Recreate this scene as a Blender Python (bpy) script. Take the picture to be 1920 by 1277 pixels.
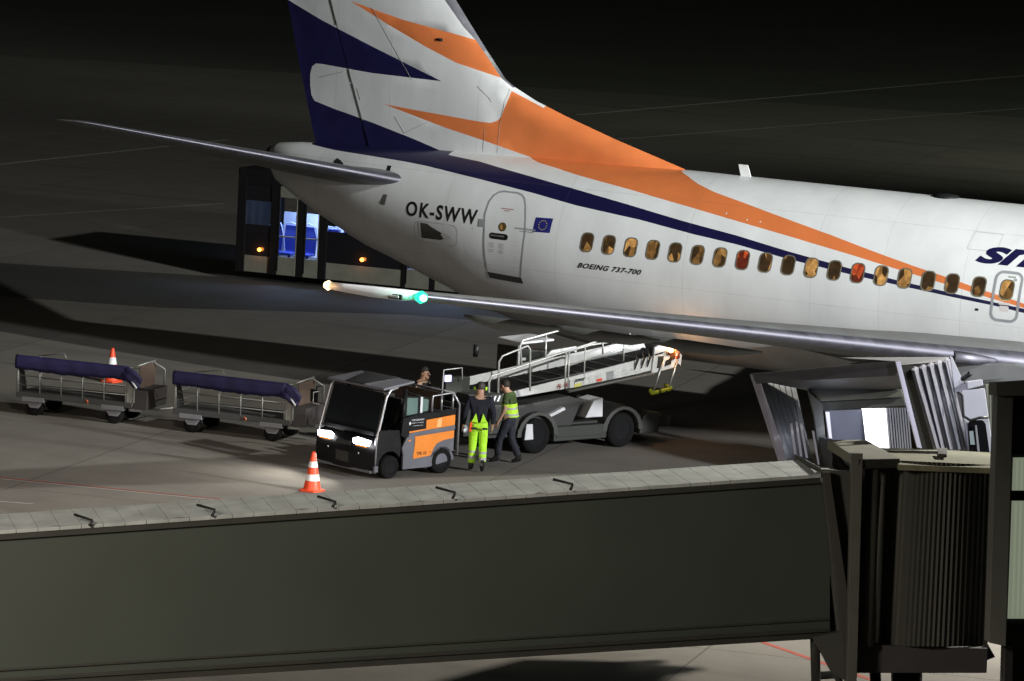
import bpy, bmesh, math, random
from mathutils import Vector as V, Matrix, geometry
from math import sin, cos, pi, radians as rad, sqrt, atan2
random.seed(7)
for o in list(bpy.data.objects): bpy.data.objects.remove(o)
S = bpy.context.scene; C = S.collection
# ------------------------------------------------------------------ camera
CAM = V((34.6516, -76.4716, 12.4625)); YAW, PIT, ROL, F = rad(-25.89793), rad(7.369462), rad(2.9586), 7386.14
d = V((sin(YAW)*cos(PIT), cos(YAW)*cos(PIT), -sin(PIT)))
_r = d.cross(V((0, 0, 1))).normalized(); _u = _r.cross(d)
r = _r*cos(ROL)+_u*sin(ROL); u = _u*cos(ROL)-_r*sin(ROL)
cd = bpy.data.cameras.new('camera'); cam = bpy.data.objects.new('camera', cd); C.objects.link(cam)
cam.matrix_world = Matrix(((r.x, u.x, -d.x, CAM.x), (r.y, u.y, -d.y, CAM.y), (r.z, u.z, -d.z, CAM.z), (0, 0, 0, 1)))
cd.sensor_width = 36; cd.lens = F/1920*36; cd.clip_start = .5; cd.clip_end = 4000
S.camera = cam
S.view_settings.view_transform = 'Standard'; S.view_settings.look = 'None'
S.view_settings.exposure = 0; S.view_settings.gamma = 1
# ------------------------------------------------------------------ night sky, flood lights and added fill lamps
w = bpy.data.worlds.new("World"); S.world = w; w.use_nodes = True
bg = w.node_tree.nodes['Background']; bg.inputs[0].default_value = (.55, .6, .5, 1); bg.inputs[1].default_value = .016
def spot(name, loc, to, power, col, size=100, radius=.5, blend=.5):
    l = bpy.data.lights.new(name, 'SPOT'); l.energy = power; l.color = col; l.spot_size = rad(size); l.spot_blend = blend
    l.shadow_soft_size = radius
    o = bpy.data.objects.new(name, l); C.objects.link(o); o.location = loc
    o.rotation_euler = (V(to)-V(loc)).to_track_quat('-Z', 'Y').to_euler(); return o
spot('flood_light', (50, -16.5, 27), (-14, 6, 0), 120000, (.97, 1, .93), 58, .5, .35)
spot('flood_light', (45, -16.5, 12), (0, 3, 4), 98000, (.95, .98, 1), 62, 1.0, .45)
spot('flood_light', (35, 62, 26), (-34, 112, 0), 62000, (.93, 1, .84), 75, .5, .8)
spot('ground_fill', (3, -24, 10), (-6, -15, 0), 3600, (1, .86, .74), 75, .6, 1)  # added fill, no real fixture: brightens the near-left ground
spot('ground_fill', (17, -11, 12), (9, -23, 0), 16500, (1, .95, .84), 80, .3, .7)  # added fill that brightens the ground below the bridge
for _x, _e in ((-7, 13500), (9, 12000)): spot('camera_side_fill', (_x, -50+_x*.3, 10), (_x+1, -39+_x*.3, 0), _e, (1, .86, .72), 78, 1.6, .6)  # unseen fill lamps added to lift the bridge wall and near ground
# ------------------------------------------------------------------ materials
MATS = {}
def nt(m): m.use_nodes = True; return m.node_tree
def mat(name, col, rough=.5, metal=0., var=.12, scale=3., bump=0., emit=None, es=0., spec=.5, fine=0.):
    if name in MATS: return MATS[name]
    m = bpy.data.materials.new(name); t = nt(m); N, L = t.nodes, t.links; b = N['Principled BSDF']
    b.inputs['Roughness'].default_value = rough; b.inputs['Metallic'].default_value = metal
    b.inputs['Specular IOR Level'].default_value = spec
    b.inputs['Base Color'].default_value = (*col, 1)
    if var:
        tc = N.new('ShaderNodeTexCoord'); n = N.new('ShaderNodeTexNoise'); n.inputs['Scale'].default_value = scale; n.inputs['Detail'].default_value = 6
        L.new(tc.outputs['Object'], n.inputs['Vector'])
        mr = N.new('ShaderNodeMapRange'); mr.inputs['From Min'].default_value = .3; mr.inputs['From Max'].default_value = .7
        mr.inputs['To Min'].default_value = 1-var; mr.inputs['To Max'].default_value = 1+var*.6
        L.new(n.outputs[0], mr.inputs['Value'])
        mx = N.new('ShaderNodeVectorMath'); mx.operation = 'SCALE'; mx.inputs[0].default_value = col
        L.new(mr.outputs[0], mx.inputs['Scale']); L.new(mx.outputs[0], b.inputs['Base Color'])
        r2 = N.new('ShaderNodeMapRange'); r2.inputs['To Min'].default_value = max(.02, rough-.12); r2.inputs['To Max'].default_value = min(1, rough+.15)
        L.new(n.outputs[0], r2.inputs['Value']); L.new(r2.outputs[0], b.inputs['Roughness'])
        if bump:
            bp = N.new('ShaderNodeBump'); bp.inputs['Strength'].default_value = bump; bp.inputs['Distance'].default_value = .02
            L.new(n.outputs[0], bp.inputs['Height']); L.new(bp.outputs[0], b.inputs['Normal'])
    if emit: b.inputs['Emission Color'].default_value = (*emit, 1); b.inputs['Emission Strength'].default_value = es
    MATS[name] = m; return m
NAVY = (.009, .008, .052); ORANGE = (.72, .20, .062); WHITE = (.74, .75, .76)
class G:                                    # tiny node-math helper
    def __init__(s, m): s.t = nt(m); s.N = s.t.nodes; s.L = s.t.links
    def m(s, op, a, b=None, c=None, clamp=False):
        n = s.N.new('ShaderNodeMath'); n.operation = op; n.use_clamp = clamp
        for i, x in enumerate((a, b, c)):
            if x is None: continue
            if isinstance(x, (int, float)): n.inputs[i].default_value = x
            else: s.L.new(x, n.inputs[i])
        return n.outputs[0]
    def curve(s, x, pts, x0, x1, z0, z1):   # piecewise linear z(x)
        n = s.N.new('ShaderNodeFloatCurve'); c = n.mapping.curves[0]; P = sorted(((a-x0)/(x1-x0), (b-z0)/(z1-z0)) for a, b in pts)
        if P[0][0] > 0: P = [(0, P[0][1])]+P
        if P[-1][0] < 1: P = P+[(1, P[-1][1])]
        while len(c.points) < len(P): c.points.new(.5, .5)
        for k, p in enumerate(P): c.points[k].location = p; c.points[k].handle_type = 'VECTOR'
        n.mapping.update()
        v = s.m('DIVIDE', s.m('SUBTRACT', x, x0), x1-x0, clamp=True); s.L.new(v, n.inputs['Value'])
        return s.m('ADD', s.m('MULTIPLY', n.outputs[0], z1-z0), z0)
    def mix(s, f, a, b):
        n = s.N.new('ShaderNodeMix'); n.data_type = 'RGBA'; s.L.new(f, n.inputs[0])
        for i, x in ((6, a), (7, b)):
            if isinstance(x, tuple): n.inputs[i].default_value = (*x, 1)
            else: s.L.new(x, n.inputs[i])
        return n.outputs[2]
OR_UP = [(1.24, 5.9), (1.297, 5.527), (1.624, 5.46), (2.009, 5.345), (2.469, 5.233), (3.292, 5.081), (4.352, 4.867), (5.369, 4.66), (6.37, 4.433), (7.338, 4.225), (8.048, 4.086), (8.728, 3.935), (9.444, 3.80), (9.672, 3.745), (12, 3.4)]
OR_LO = [(-2.3, 5.9), (-2.244, 5.489), (-1.86, 5.418), (-1.396, 5.367), (-.803, 5.284), (.591, 5.117), (2.179, 4.893), (4.465, 4.551), (5.934, 4.315), (7.129, 4.107), (8.303, 3.901), (8.886, 3.793), (9.681, 3.66), (12, 3.35)]
NV_UP = [(-4.2, 5.9), (-4.097, 5.377), (-3.192, 5.324), (-1.72, 5.149), (-.599, 5.008), (.653, 4.836), (2.042, 4.624), (3.299, 4.457), (4.546, 4.25), (5.987, 4.042), (7.167, 3.9), (8.319, 3.775), (9.118, 3.70), (9.68, 3.645), (12, 3.3)]
NV_LO = [(-7.85, 5.9), (-7.68, 5.27), (-6.9, 5.215), (-5.997, 5.195), (-4.964, 5.162), (-4.384, 5.129), (-2.928, 4.995), (-1.535, 4.844), (-.451, 4.698), (1.091, 4.554), (2.358, 4.386), (3.35, 4.28), (4.57, 4.1), (6.008, 3.927), (7.177, 3.81), (8.324, 3.70), (9.122, 3.632), (9.692, 3.56), (12, 3.2)]
def plane_paint(name, livery=True, base=WHITE):
    m = bpy.data.materials.new(name); g = G(m); N, L = g.N, g.L; b = N['Principled BSDF']
    tc = N.new('ShaderNodeTexCoord'); sp = N.new('ShaderNodeSeparateXYZ'); L.new(tc.outputs['Object'], sp.inputs[0])
    x, y, z = sp.outputs
    n = N.new('ShaderNodeTexNoise'); n.inputs['Scale'].default_value = .9; n.inputs['Detail'].default_value = 8; n.inputs['Roughness'].default_value = .65
    mp = N.new('ShaderNodeMapping'); mp.inputs['Scale'].default_value = (1, 1, .35); L.new(tc.outputs['Object'], mp.inputs[0]); L.new(mp.outputs[0], n.inputs['Vector'])
    col = base
    if livery:
        def between(lo, hi):
            return g.m('MULTIPLY', g.m('GREATER_THAN', z, g.curve(x, lo, -9, 12, 3, 6)), g.m('LESS_THAN', z, g.curve(x, hi, -9, 12, 3, 6)))
        col = g.mix(between(OR_LO, OR_UP), col, ORANGE); col = g.mix(between(NV_LO, NV_UP), col, NAVY)
    # panel joints: circumferential frames every few metres and two long laps
    def line(v, at, wdt): return g.m('LESS_THAN', g.m('ABSOLUTE', g.m('SUBTRACT', v, at)), wdt)
    ln = None
    for at in (-7.15, -5.75, -3.55, -.72, 2.25, 5.1, 6.6, 8.35, 10.4):
        q = line(x, at, .006); ln = q if ln is None else g.m('MAXIMUM', ln, q)
    for at in (5.03, 3.25, 2.42): ln = g.m('MAXIMUM', ln, line(z, at, .005))
    n2 = N.new('ShaderNodeTexNoise'); n2.inputs['Scale'].default_value = 2.2; L.new(tc.outputs['Object'], n2.inputs['Vector'])
    ln = g.m('MULTIPLY', ln, g.m('MULTIPLY', n2.outputs[0], .42))
    col = g.mix(ln, col, (.12, .12, .12))
    dr = N.new('ShaderNodeMapRange'); dr.inputs['From Min'].default_value = .35; dr.inputs['From Max'].default_value = .8; dr.inputs['To Min'].default_value = 1.0; dr.inputs['To Max'].default_value = .80
    L.new(n.outputs[0], dr.inputs['Value'])
    # grime near the tail cone; base colour darker towards the belly
    gr = g.m('MULTIPLY', g.m('MULTIPLY_ADD', x, -.13, -.45, clamp=True), .30)
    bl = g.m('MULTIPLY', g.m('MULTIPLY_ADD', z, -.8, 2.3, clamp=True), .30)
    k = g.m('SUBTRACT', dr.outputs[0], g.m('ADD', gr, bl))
    vm = N.new('ShaderNodeVectorMath'); vm.operation = 'SCALE'; L.new(col, vm.inputs[0]); L.new(k, vm.inputs['Scale'])
    L.new(vm.outputs[0], b.inputs['Base Color']); b.inputs['Roughness'].default_value = .38; b.inputs['Coat Weight'].default_value = .15
    n3 = N.new('ShaderNodeTexNoise'); n3.inputs['Scale'].default_value = 1.6; n3.inputs['Detail'].default_value = 2; L.new(tc.outputs['Object'], n3.inputs['Vector'])
    bp = N.new('ShaderNodeBump'); bp.inputs['Strength'].default_value = .25; bp.inputs['Distance'].default_value = .02
    L.new(n3.outputs[0], bp.inputs['Height']); L.new(bp.outputs[0], b.inputs['Normal'])
    MATS[name] = m; return m
paint = plane_paint('aircraft_paint'); white = plane_paint('aircraft_white', False)
navy = mat('navy_paint', NAVY, .4, var=.1); orange = mat('orange_paint', ORANGE, .4, var=.1, scale=1.5)
chrome = mat('polished_leading_edge', (.19, .187, .225), .58, 1, var=.10, scale=4)
wgrey = mat('wing_grey', (.15, .155, .155), .5, .1, var=.15, scale=2)
black = mat('black_paint', (.012, .012, .013), .45, var=.1); rubber = mat('rubber', (.008, .008, .008), .95, spec=.15, var=.2, scale=8)
dark = mat('dark_void', (.004, .004, .005), .9, var=0)
galv = mat('galvanised_steel', (.42, .43, .44), .42, .8, var=.2, scale=6)
seal = mat('door_seal_grey', (.30, .31, .33), .5, .1, var=.1)
# ------------------------------------------------------------------ mesh helpers
class MB:
    def __init__(s): s.v = []; s.f = []; s.sm = []
    def add(s, vs, fs, smooth=False):
        k = len(s.v); s.v += [tuple(v) for v in vs]; s.f += [tuple(i+k for i in f) for f in fs]; s.sm += [smooth]*len(fs); return s
    def box(s, c, sz, rot=None, tap=1.):
        hx, hy, hz = sz[0]/2, sz[1]/2, sz[2]/2; vs = []
        for zz, t in ((-hz, 1), (hz, tap)):
            for xx, yy in ((-hx, -hy), (hx, -hy), (hx, hy), (-hx, hy)):
                p = V((xx*t, yy*t, zz)); p = rot @ p if rot else p; vs.append(p+V(c))
        return s.add(vs, [(3, 2, 1, 0), (4, 5, 6, 7), (0, 1, 5, 4), (1, 2, 6, 5), (2, 3, 7, 6), (3, 0, 4, 7)])
    def prism(s, pts, vec):                 # 3-D polygon pushed along vec
        n = len(pts); a = [V(p) for p in pts]; vec = V(vec)
        return s.add(a+[p+vec for p in a], [tuple(range(n))[::-1], tuple(range(n, 2*n))]+[(i, (i+1) % n, n+(i+1) % n, n+i) for i in range(n)])
    def tube(s, path, R, n=8, cap=True):
        P = [V(p) for p in path]; Rs = R if isinstance(R, (list, tuple)) else [R]*len(P); vs = []; ref = None
        for i, p in enumerate(P):
            t = ((P[min(i+1, len(P)-1)]-p).normalized() + (p-P[max(i-1, 0)]).normalized()).normalized()
            if ref is None: ref = t.orthogonal().normalized()
            ref = (ref-t*ref.dot(t)).normalized(); q = t.cross(ref)
            for k in range(n): a = 2*pi*k/n; vs.append(p+(ref*cos(a)+q*sin(a))*Rs[i])
        fs = [(i*n+k, i*n+(k+1) % n, (i+1)*n+(k+1) % n, (i+1)*n+k) for i in range(len(P)-1) for k in range(n)]
        s.add(vs, fs, True)
        if cap: k = len(s.v)-len(vs); s.f += [tuple(k+i for i in range(n))[::-1], tuple(k+len(vs)-n+i for i in range(n))]; s.sm += [False]*2
        return s
    def lathe(s, prof, o, ax, n=28):        # prof = [(along, radius)]
        ax = V(ax).normalized(); a = ax.orthogonal().normalized(); b = ax.cross(a); vs = []; o = V(o)
        for h, R in prof:
            for k in range(n): t = 2*pi*k/n; vs.append(o+ax*h+(a*cos(t)+b*sin(t))*max(R, 1e-4))
        return s.add(vs, [(i*n+k, i*n+(k+1) % n, (i+1)*n+(k+1) % n, (i+1)*n+k) for i in range(len(prof)-1) for k in range(n)], True)
    def build(s, name, m, parent=None, bevel=0., solid=0.):
        me = bpy.data.meshes.new(name); me.from_pydata(s.v, [], s.f); me.polygons.foreach_set('use_smooth', s.sm)
        me.update(); bm = bmesh.new(); bm.from_mesh(me); bmesh.ops.recalc_face_normals(bm, faces=bm.faces)
        bm.to_mesh(me); bm.free()
        return link(name, me, m, parent, bevel, solid)
def link(name, me, m, parent=None, bevel=0., solid=0.):
    for x in (m if isinstance(m, (list, tuple)) else [m]): me.materials.append(x)
    o = bpy.data.objects.new(name, me); C.objects.link(o); o.parent = parent
    if solid: q = o.modifiers.new('s', 'SOLIDIFY'); q.thickness = solid; q.offset = 0
    if bevel: q = o.modifiers.new('b', 'BEVEL'); q.width = bevel; q.segments = 2; q.limit_method = 'ANGLE'; q.angle_limit = rad(40)
    return o
def tag(o, label=None, cat=None, group=None, kind=None):
    for k, v in (('label', label), ('category', cat), ('group', group), ('kind', kind)):
        if v: o[k] = v
    return o
def thing(name, loc, rz, label, cat, group=None):
    o = bpy.data.objects.new(name, None); C.objects.link(o); o.location = loc; o.rotation_euler = (0, 0, rz); o.empty_display_size = .2
    return tag(o, label, cat, group)
def copy_tree(o, parent=None):
    c = o.copy(); C.objects.link(c); c.parent = parent
    for ch in list(o.children): copy_tree(ch, c)
    return c
def text_polys(body, shear=0, offset=0., spacing=1.):
    cu = bpy.data.curves.new('t', 'FONT'); cu.body = body; cu.shear = shear; cu.offset = offset; cu.space_character = spacing; cu.resolution_u = 4
    o = bpy.data.objects.new('t', cu); C.objects.link(o); bpy.context.view_layer.update()
    me = bpy.data.meshes.new_from_object(o.evaluated_get(bpy.context.evaluated_depsgraph_get()))
    bpy.data.objects.remove(o); vs = [v.co.copy() for v in me.vertices]; fs = [tuple(p.vertices) for p in me.polygons]
    x0 = min(v.x for v in vs); x1 = max(v.x for v in vs); y0 = min(v.y for v in vs); y1 = max(v.y for v in vs)
    return [((v.x-x0)/(x1-x0), (v.y-y0)/(y1-y0)) for v in vs], fs
def at(px, py, dep): return CAM+(d+r*((px-960)/F)+u*((638.5-py)/F))*dep
def gp(px, py, z=0.):
    v = d+r*((px-960)/F)+u*((638.5-py)/F); return CAM+v*((z-CAM.z)/v.z)
# ------------------------------------------------------------------ the setting
def concrete(name, col, joints=True):
    m = bpy.data.materials.new(name); g = G(m); N, L = g.N, g.L; b = N['Principled BSDF']
    tc = N.new('ShaderNodeTexCoord')
    def noise(s, det=5, ro=.6):
        n = N.new('ShaderNodeTexNoise'); n.inputs['Scale'].default_value = s; n.inputs['Detail'].default_value = det; n.inputs['Roughness'].default_value = ro
        L.new(tc.outputs['Object'], n.inputs['Vector']); return n.outputs[0]
    a, bb, c = noise(.07, 4), noise(.9, 8, .7), noise(28, 3)
    k = g.m('ADD', g.m('ADD', g.m('MULTIPLY', a, .6), g.m('MULTIPLY', bb, .62)), g.m('MULTIPLY', c, .25))
    vm = N.new('ShaderNodeVectorMath'); vm.operation = 'SCALE'; L.new(g.m('ADD', k, .30), vm.inputs['Scale'])
    if joints:
        mp = N.new('ShaderNodeMapping'); mp.inputs['Rotation'].default_value = (0, 0, rad(-10)); L.new(tc.outputs['Object'], mp.inputs[0])
        br = N.new('ShaderNodeTexBrick'); br.offset = 0; br.inputs['Scale'].default_value = 1; br.inputs['Mortar Size'].default_value = .018; br.inputs['Mortar Smooth'].default_value = .3
        br.inputs['Brick Width'].default_value = 7.5; br.inputs['Row Height'].default_value = 7.5
        br.inputs['Color1'].default_value = (*col, 1); br.inputs['Color2'].default_value = (*[x*.86 for x in col], 1); br.inputs['Mortar'].default_value = (*[x*.45 for x in col], 1)
        L.new(mp.outputs[0], br.inputs[0]); L.new(br.outputs[0], vm.inputs[0])
    else: vm.inputs[0].default_value = col
    # dark tyre rubber and oil streaks that stay on the concrete
    mp2 = N.new('ShaderNodeMapping'); mp2.inputs['Scale'].default_value = (.12, 1.1, 1); mp2.inputs['Rotation'].default_value = (0, 0, rad(-14)); L.new(tc.outputs['Object'], mp2.inputs[0])
    ns = N.new('ShaderNodeTexNoise'); ns.inputs['Scale'].default_value = .55; ns.inputs['Detail'].default_value = 6; L.new(mp2.outputs[0], ns.inputs['Vector'])
    f = N.new('ShaderNodeMapRange'); f.inputs['From Min'].default_value = .58; f.inputs['From Max'].default_value = .72; f.inputs['To Max'].default_value = .4; L.new(ns.outputs[0], f.inputs[0])
    L.new(g.mix(f.outputs[0], vm.outputs[0], (.05, .045, .04)), b.inputs['Base Color'])
    b.inputs['Roughness'].default_value = .85; b.inputs['Specular IOR Level'].default_value = .3
    bp = N.new('ShaderNodeBump'); bp.inputs['Strength'].default_value = .3; bp.inputs['Distance'].default_value = .01; L.new(c, bp.inputs['Height']); L.new(bp.outputs[0], b.inputs['Normal'])
    MATS[name] = m; return m
conc = concrete('apron_concrete', (.172, .157, .139))
MB().add([(-1500, -600, 0), (1500, -600, 0), (1500, 2400, 0), (-1500, 2400, 0)], [(0, 1, 2, 3)]).build('apron', conc)['kind'] = 'structure'
asph = concrete('taxiway_asphalt', (.10, .105, .088), False)
_p = [gp(-700, 60), gp(2600, 262)]; MB().add([(*_p[0].xy, .004), (*_p[1].xy, .004), (1200, 2300, .004), (-1400, 2300, .004)], [(0, 1, 2, 3)]).build('taxiway', asph)['kind'] = 'structure'
dark_band = concrete('dark_band_ground', (.055, .054, .050), False)
_q = [gp(*a) for a in ((-500, 462), (700, 537), (1500, 605), (1500, 660), (1100, 618), (760, 590), (300, 577), (-500, 520))]
MB().add([(p.x, p.y, .003) for p in _q], [(7, 6, 1, 0), (6, 5, 1), (5, 4, 2, 1), (4, 3, 2)]).build('dark_ground_band', dark_band)['kind'] = 'structure'  # darker band laid over the apron behind the aircraft
def strip(name, a, b, wd, m, z=.004):
    a, b = V(a), V(b); a.z = b.z = z; n = (b-a).cross(V((0, 0, 1))).normalized()*wd/2
    MB().add([a+n, b+n, b-n, a-n], [(0, 1, 2, 3)]).build(name, m)['kind'] = 'structure'
redp = mat('red_marking_paint', (.30, .05, .03), .8, scale=6, var=.3); wornw = mat('worn_white_marking_paint', (.42, .41, .38), .8, scale=5, var=.35)
strip('painted_line', gp(-300, 866), gp(470, 941.5), .055, redp)
strip('painted_line', gp(-300, 868.5), gp(470, 944), .035, wornw)
strip('painted_line', gp(-80, 935), gp(62, 945), .05, wornw)
strip('painted_line', gp(1420, 1201), gp(1640, 1277), .10, redp)
strip('painted_line', gp(1080, 216), gp(2100, 126), .28, wornw, .008)
strip('painted_line', gp(1150, 262), gp(2100, 190), .16, wornw, .008)
strip('painted_line', gp(-200, 330), gp(430, 262), .18, wornw, .008)
strip('painted_line', gp(-200, 420), gp(420, 382), .12, wornw, .008)
# ------------------------------------------------------------------ airliner
T = [(-8.75, 5.06, 4.80, .10, 4.93), (-8.68, 5.18, 4.64, .20, 4.88), (-8.5, 5.26, 4.46, .32, 4.82), (-8.0, 5.29, 4.05, .52, 4.68), (-7.43, 5.30, 3.67, .70, 4.55),
     (-6.88, 5.33, 3.45, .84, 4.45), (-6.05, 5.37, 3.15, 1.04, 4.32), (-4.97, 5.42, 2.80, 1.27, 4.14), (-3.89, 5.46, 2.39, 1.48, 3.97), (-3.09, 5.48, 2.11, 1.61, 3.85),
     (-2., 5.50, 1.82, 1.74, 3.75), (-1., 5.515, 1.63, 1.82, 3.69), (0., 5.525, 1.54, 1.87, 3.65), (1.5, 5.53, 1.51, 1.88, 3.64), (17., 5.53, 1.51, 1.88, 3.64),
     (19.5, 5.40, 1.55, 1.80, 3.6), (21.5, 4.8, 1.75, 1.45, 3.35), (23, 3.9, 2.1, .9, 3.1), (23.8, 3.3, 2.6, .35, 2.95), (23.95, 3.0, 2.85, .05, 2.92)]
def sec(X):
    if X <= T[0][0]: return T[0][1:]
    for a, b in zip(T, T[1:]):
        if X <= b[0]: t = (X-a[0])/(b[0]-a[0]); return tuple(a[k]+(b[k]-a[k])*t for k in range(1, 5))
    return T[-1][1:]
def fy(X, z, off=0.):                       # starboard skin
    zt, zb, wv, zc = sec(X); h = zt-zc if z > zc else zc-zb
    return -(wv+off)*sqrt(max(0, 1-((z-zc)/(h+off))**2))
plane = thing('airliner', (0, 0, 0), 0, 'white airliner with orange and navy stripes and tail fin, parked on the dark apron', 'airplane'); plane.rotation_euler = (0, rad(.6), 0)
NS = 176; xs = []; 
for a, b in zip(T, T[1:]):
    n = max(1, int((b[0]-a[0])/.4)); xs += [a[0]+(b[0]-a[0])*k/n for k in range(n)]
xs.append(T[-1][0])
# smooth the interpolated section table slightly so that the tail has no visible rings
tab = [list(sec(x)) for x in xs]
for _ in range(3): tab = [tab[0]]+[[(tab[i-1][k]+2*tab[i][k]+tab[i+1][k])/4 for k in range(4)] for i in range(1, len(tab)-1)]+[tab[-1]]
def sec(X):
    if X <= xs[0]: return tab[0]
    import bisect
    i = min(len(xs)-1, bisect.bisect_left(xs, X)); t = (X-xs[i-1])/(xs[i]-xs[i-1]); return [tab[i-1][k]+(tab[i][k]-tab[i-1][k])*t for k in range(4)]
vs = []
for x, (zt, zb, wv, zc) in zip(xs, tab):
    for k in range(NS):
        a = 2*pi*k/NS; h = zt-zc if sin(a) > 0 else zc-zb; vs.append((x, -wv*cos(a), zc+h*sin(a)))
fs = [(i*NS+k, i*NS+(k+1) % NS, (i+1)*NS+(k+1) % NS, (i+1)*NS+k) for i in range(len(xs)-1) for k in range(NS)]
fs += [tuple(range(NS)), tuple(range((len(xs)-1)*NS, len(xs)*NS))]
MB().add(vs, fs, True).build('fuselage', paint, plane)
def surf(name, polys, m, parent, off=.008, faces=None, cuts=.08, mirror=False):
    """flat (X,z) polygons laid on the starboard skin"""
    bm = bmesh.new()
    if faces is None:
        for P in polys: bm.faces.new([bm.verts.new((x, 0, z)) for x, z in P])
    else:
        vv = [bm.verts.new((x, 0, z)) for x, z in polys]
        for f in faces: bm.faces.new([vv[i] for i in f])
    z0 = min(v.co.z for v in bm.verts); z1 = max(v.co.z for v in bm.verts); z = z0+cuts
    while z < z1:
        bmesh.ops.bisect_plane(bm, geom=bm.verts[:]+bm.edges[:]+bm.faces[:], plane_co=(0, 0, z), plane_no=(0, 0, 1)); z += cuts
    for v in bm.verts: v.co.y = fy(v.co.x, v.co.z, off*.34)
    bmesh.ops.recalc_face_normals(bm, faces=bm.faces)
    if sum(f.normal.y*f.calc_area() for f in bm.faces) > 0: bmesh.ops.reverse_faces(bm, faces=bm.faces)
    me = bpy.data.meshes.new(name); bm.to_mesh(me); bm.free(); return link(name, me, m, parent)
def rrect(x, z, wd, h, rd, lean=0., n=5):   # rounded rectangle outline
    P = []
    for cx, cz, a0 in ((1, 1, 0), (-1, 1, 90), (-1, -1, 180), (1, -1, 270)):
        for k in range(n+1):
            a = rad(a0+90*k/n); px = cx*(wd/2-rd)+rd*cos(a); pz = cz*(h/2-rd)+rd*sin(a); P.append((x+px+lean*pz, z+pz))
    return P
def ring(A, B): return [[A[i], A[(i+1) % len(A)], B[(i+1) % len(A)], B[i]] for i in range(len(A))]
# cabin windows
winf = mat('window_surround', (.30, .28, .22), .35, .6, var=.1)
def glassmat(name, c1, c2, c3, st):
    m = bpy.data.materials.new(name); g = G(m); N, L = g.N, g.L; b = N['Principled BSDF']
    tc = N.new('ShaderNodeTexCoord'); vo = N.new('ShaderNodeTexVoronoi'); vo.inputs['Scale'].default_value = 3.4; vo.inputs['Randomness'].default_value = 1
    mp = N.new('ShaderNodeMapping'); mp.inputs['Scale'].default_value = (2.0, .01, 1.0); mp.inputs['Rotation'].default_value = (0, rad(12), 0)
    L.new(tc.outputs['Object'], mp.inputs[0]); L.new(mp.outputs[0], vo.inputs['Vector'])
    sp = N.new('ShaderNodeSeparateColor'); L.new(vo.outputs['Color'], sp.inputs[0])
    cr = N.new('ShaderNodeValToRGB'); e = cr.color_ramp.elements; e[0].position = .56; e[0].color = (*c1, 1); e[1].position = .9; e[1].color = (*c3, 1)
    x = e.new(.68); x.color = (*c2, 1); L.new(sp.outputs[0], cr.inputs[0])
    ns = N.new('ShaderNodeTexNoise'); ns.inputs['Scale'].default_value = 9; L.new(tc.outputs['Object'], ns.inputs['Vector'])
    vm = N.new('ShaderNodeVectorMath'); vm.operation = 'SCALE'; L.new(cr.outputs[0], vm.inputs[0]); L.new(g.m('MULTIPLY', ns.outputs[0], 2.), vm.inputs['Scale'])
    L.new(vm.outputs[0], b.inputs['Emission Color']); b.inputs['Emission Strength'].default_value = st
    b.inputs['Base Color'].default_value = (.01, .008, .006, 1); b.inputs['Roughness'].default_value = .3; b.inputs['Specular IOR Level'].default_value = .2; MATS[name] = m; return m
gw = glassmat('lit_cabin_pane', (.035, .018, .006), (.17, .085, .022), (.52, .27, .08), 1.)
gr_ = glassmat('red_lit_cabin_pane', (.10, .012, .004), (.30, .03, .008), (.55, .08, .02), 1.)
def window(X, z, par, m=gw):
    A = rrect(X, z, .30, .415, .115, .06); B = rrect(X, z, .25, .365, .095, .06)
    o = surf('window', ring(A, B), winf, par, .014)
    surf('pane', [B], m, o, .009)
wxs = [.508*i for i in range(16)]+[8.13, 8.70]
for i, X in enumerate(wxs): window(X, 3.98, plane, gr_ if i in (7, 12) else gw)
# rear service door
DO = [(-2.24, 4.83), (-2.36, 4.80), (-2.46, 4.72), (-2.53, 4.58), (-2.56, 4.3), (-2.52, 3.98), (-2.50, 3.6), (-2.46, 3.2), (-2.42, 3.02), (-1.60, 3.0), (-1.55, 3.12), (-1.50, 3.6), (-1.48, 4.0), (-1.52, 4.3), (-1.60, 4.58), (-1.68, 4.73), (-1.78, 4.80), (-1.9, 4.83)]
def inset(P, k):
    cx = sum(p[0] for p in P)/len(P); cz = sum(p[1] for p in P)/len(P)
    out = []
    for i, p in enumerate(P):
        a, b = V(P[i-1]), V(P[(i+1) % len(P)]); t = (b-a).normalized(); n = V((-t.y, t.x))
        if n.dot(V((cx-p[0], cz-p[1]))) < 0: n = -n
        out.append((p[0]+n.x*k, p[1]+n.y*k))
    return out
dr_ = surf('door', [inset(DO, .03)], paint, plane, .006)
surf('door_seal', ring(DO, inset(DO, .036)), seal, dr_, .012)
surf('door_sill', [[(-2.42, 3.08), (-1.56, 3.05), (-1.52, 2.92), (-2.38, 2.95)]], mat('sill_dark', (.05, .05, .05), .6), dr_, .02)
h_ = surf('handle', [rrect(-2.13, 3.88, .46, .13, .06, 0)], mat('handle_dark', (.05, .05, .05), .3, .8), dr_, .012)
surf('handle_lever', [rrect(-2.16, 3.89, .34, .035, .015, 0)], galv, h_, .03)
surf('porthole', ring(rrect(-2.06, 4.09, .19, .19, .093), rrect(-2.06, 4.09, .12, .12, .058)), mat('brass_ring', (.28, .2, .08), .4, .7), dr_, .014)
surf('porthole', [rrect(-2.06, 4.09, .12, .12, .058)], gw, dr_, .01)
for zz in (4.47, 4.43): surf('placard', [rrect(-2.02, zz, .30-(4.47-zz)*4, .016, .004)], mat('placard_red', (.35, .12, .10), .6, var=0), dr_, .012)
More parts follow.
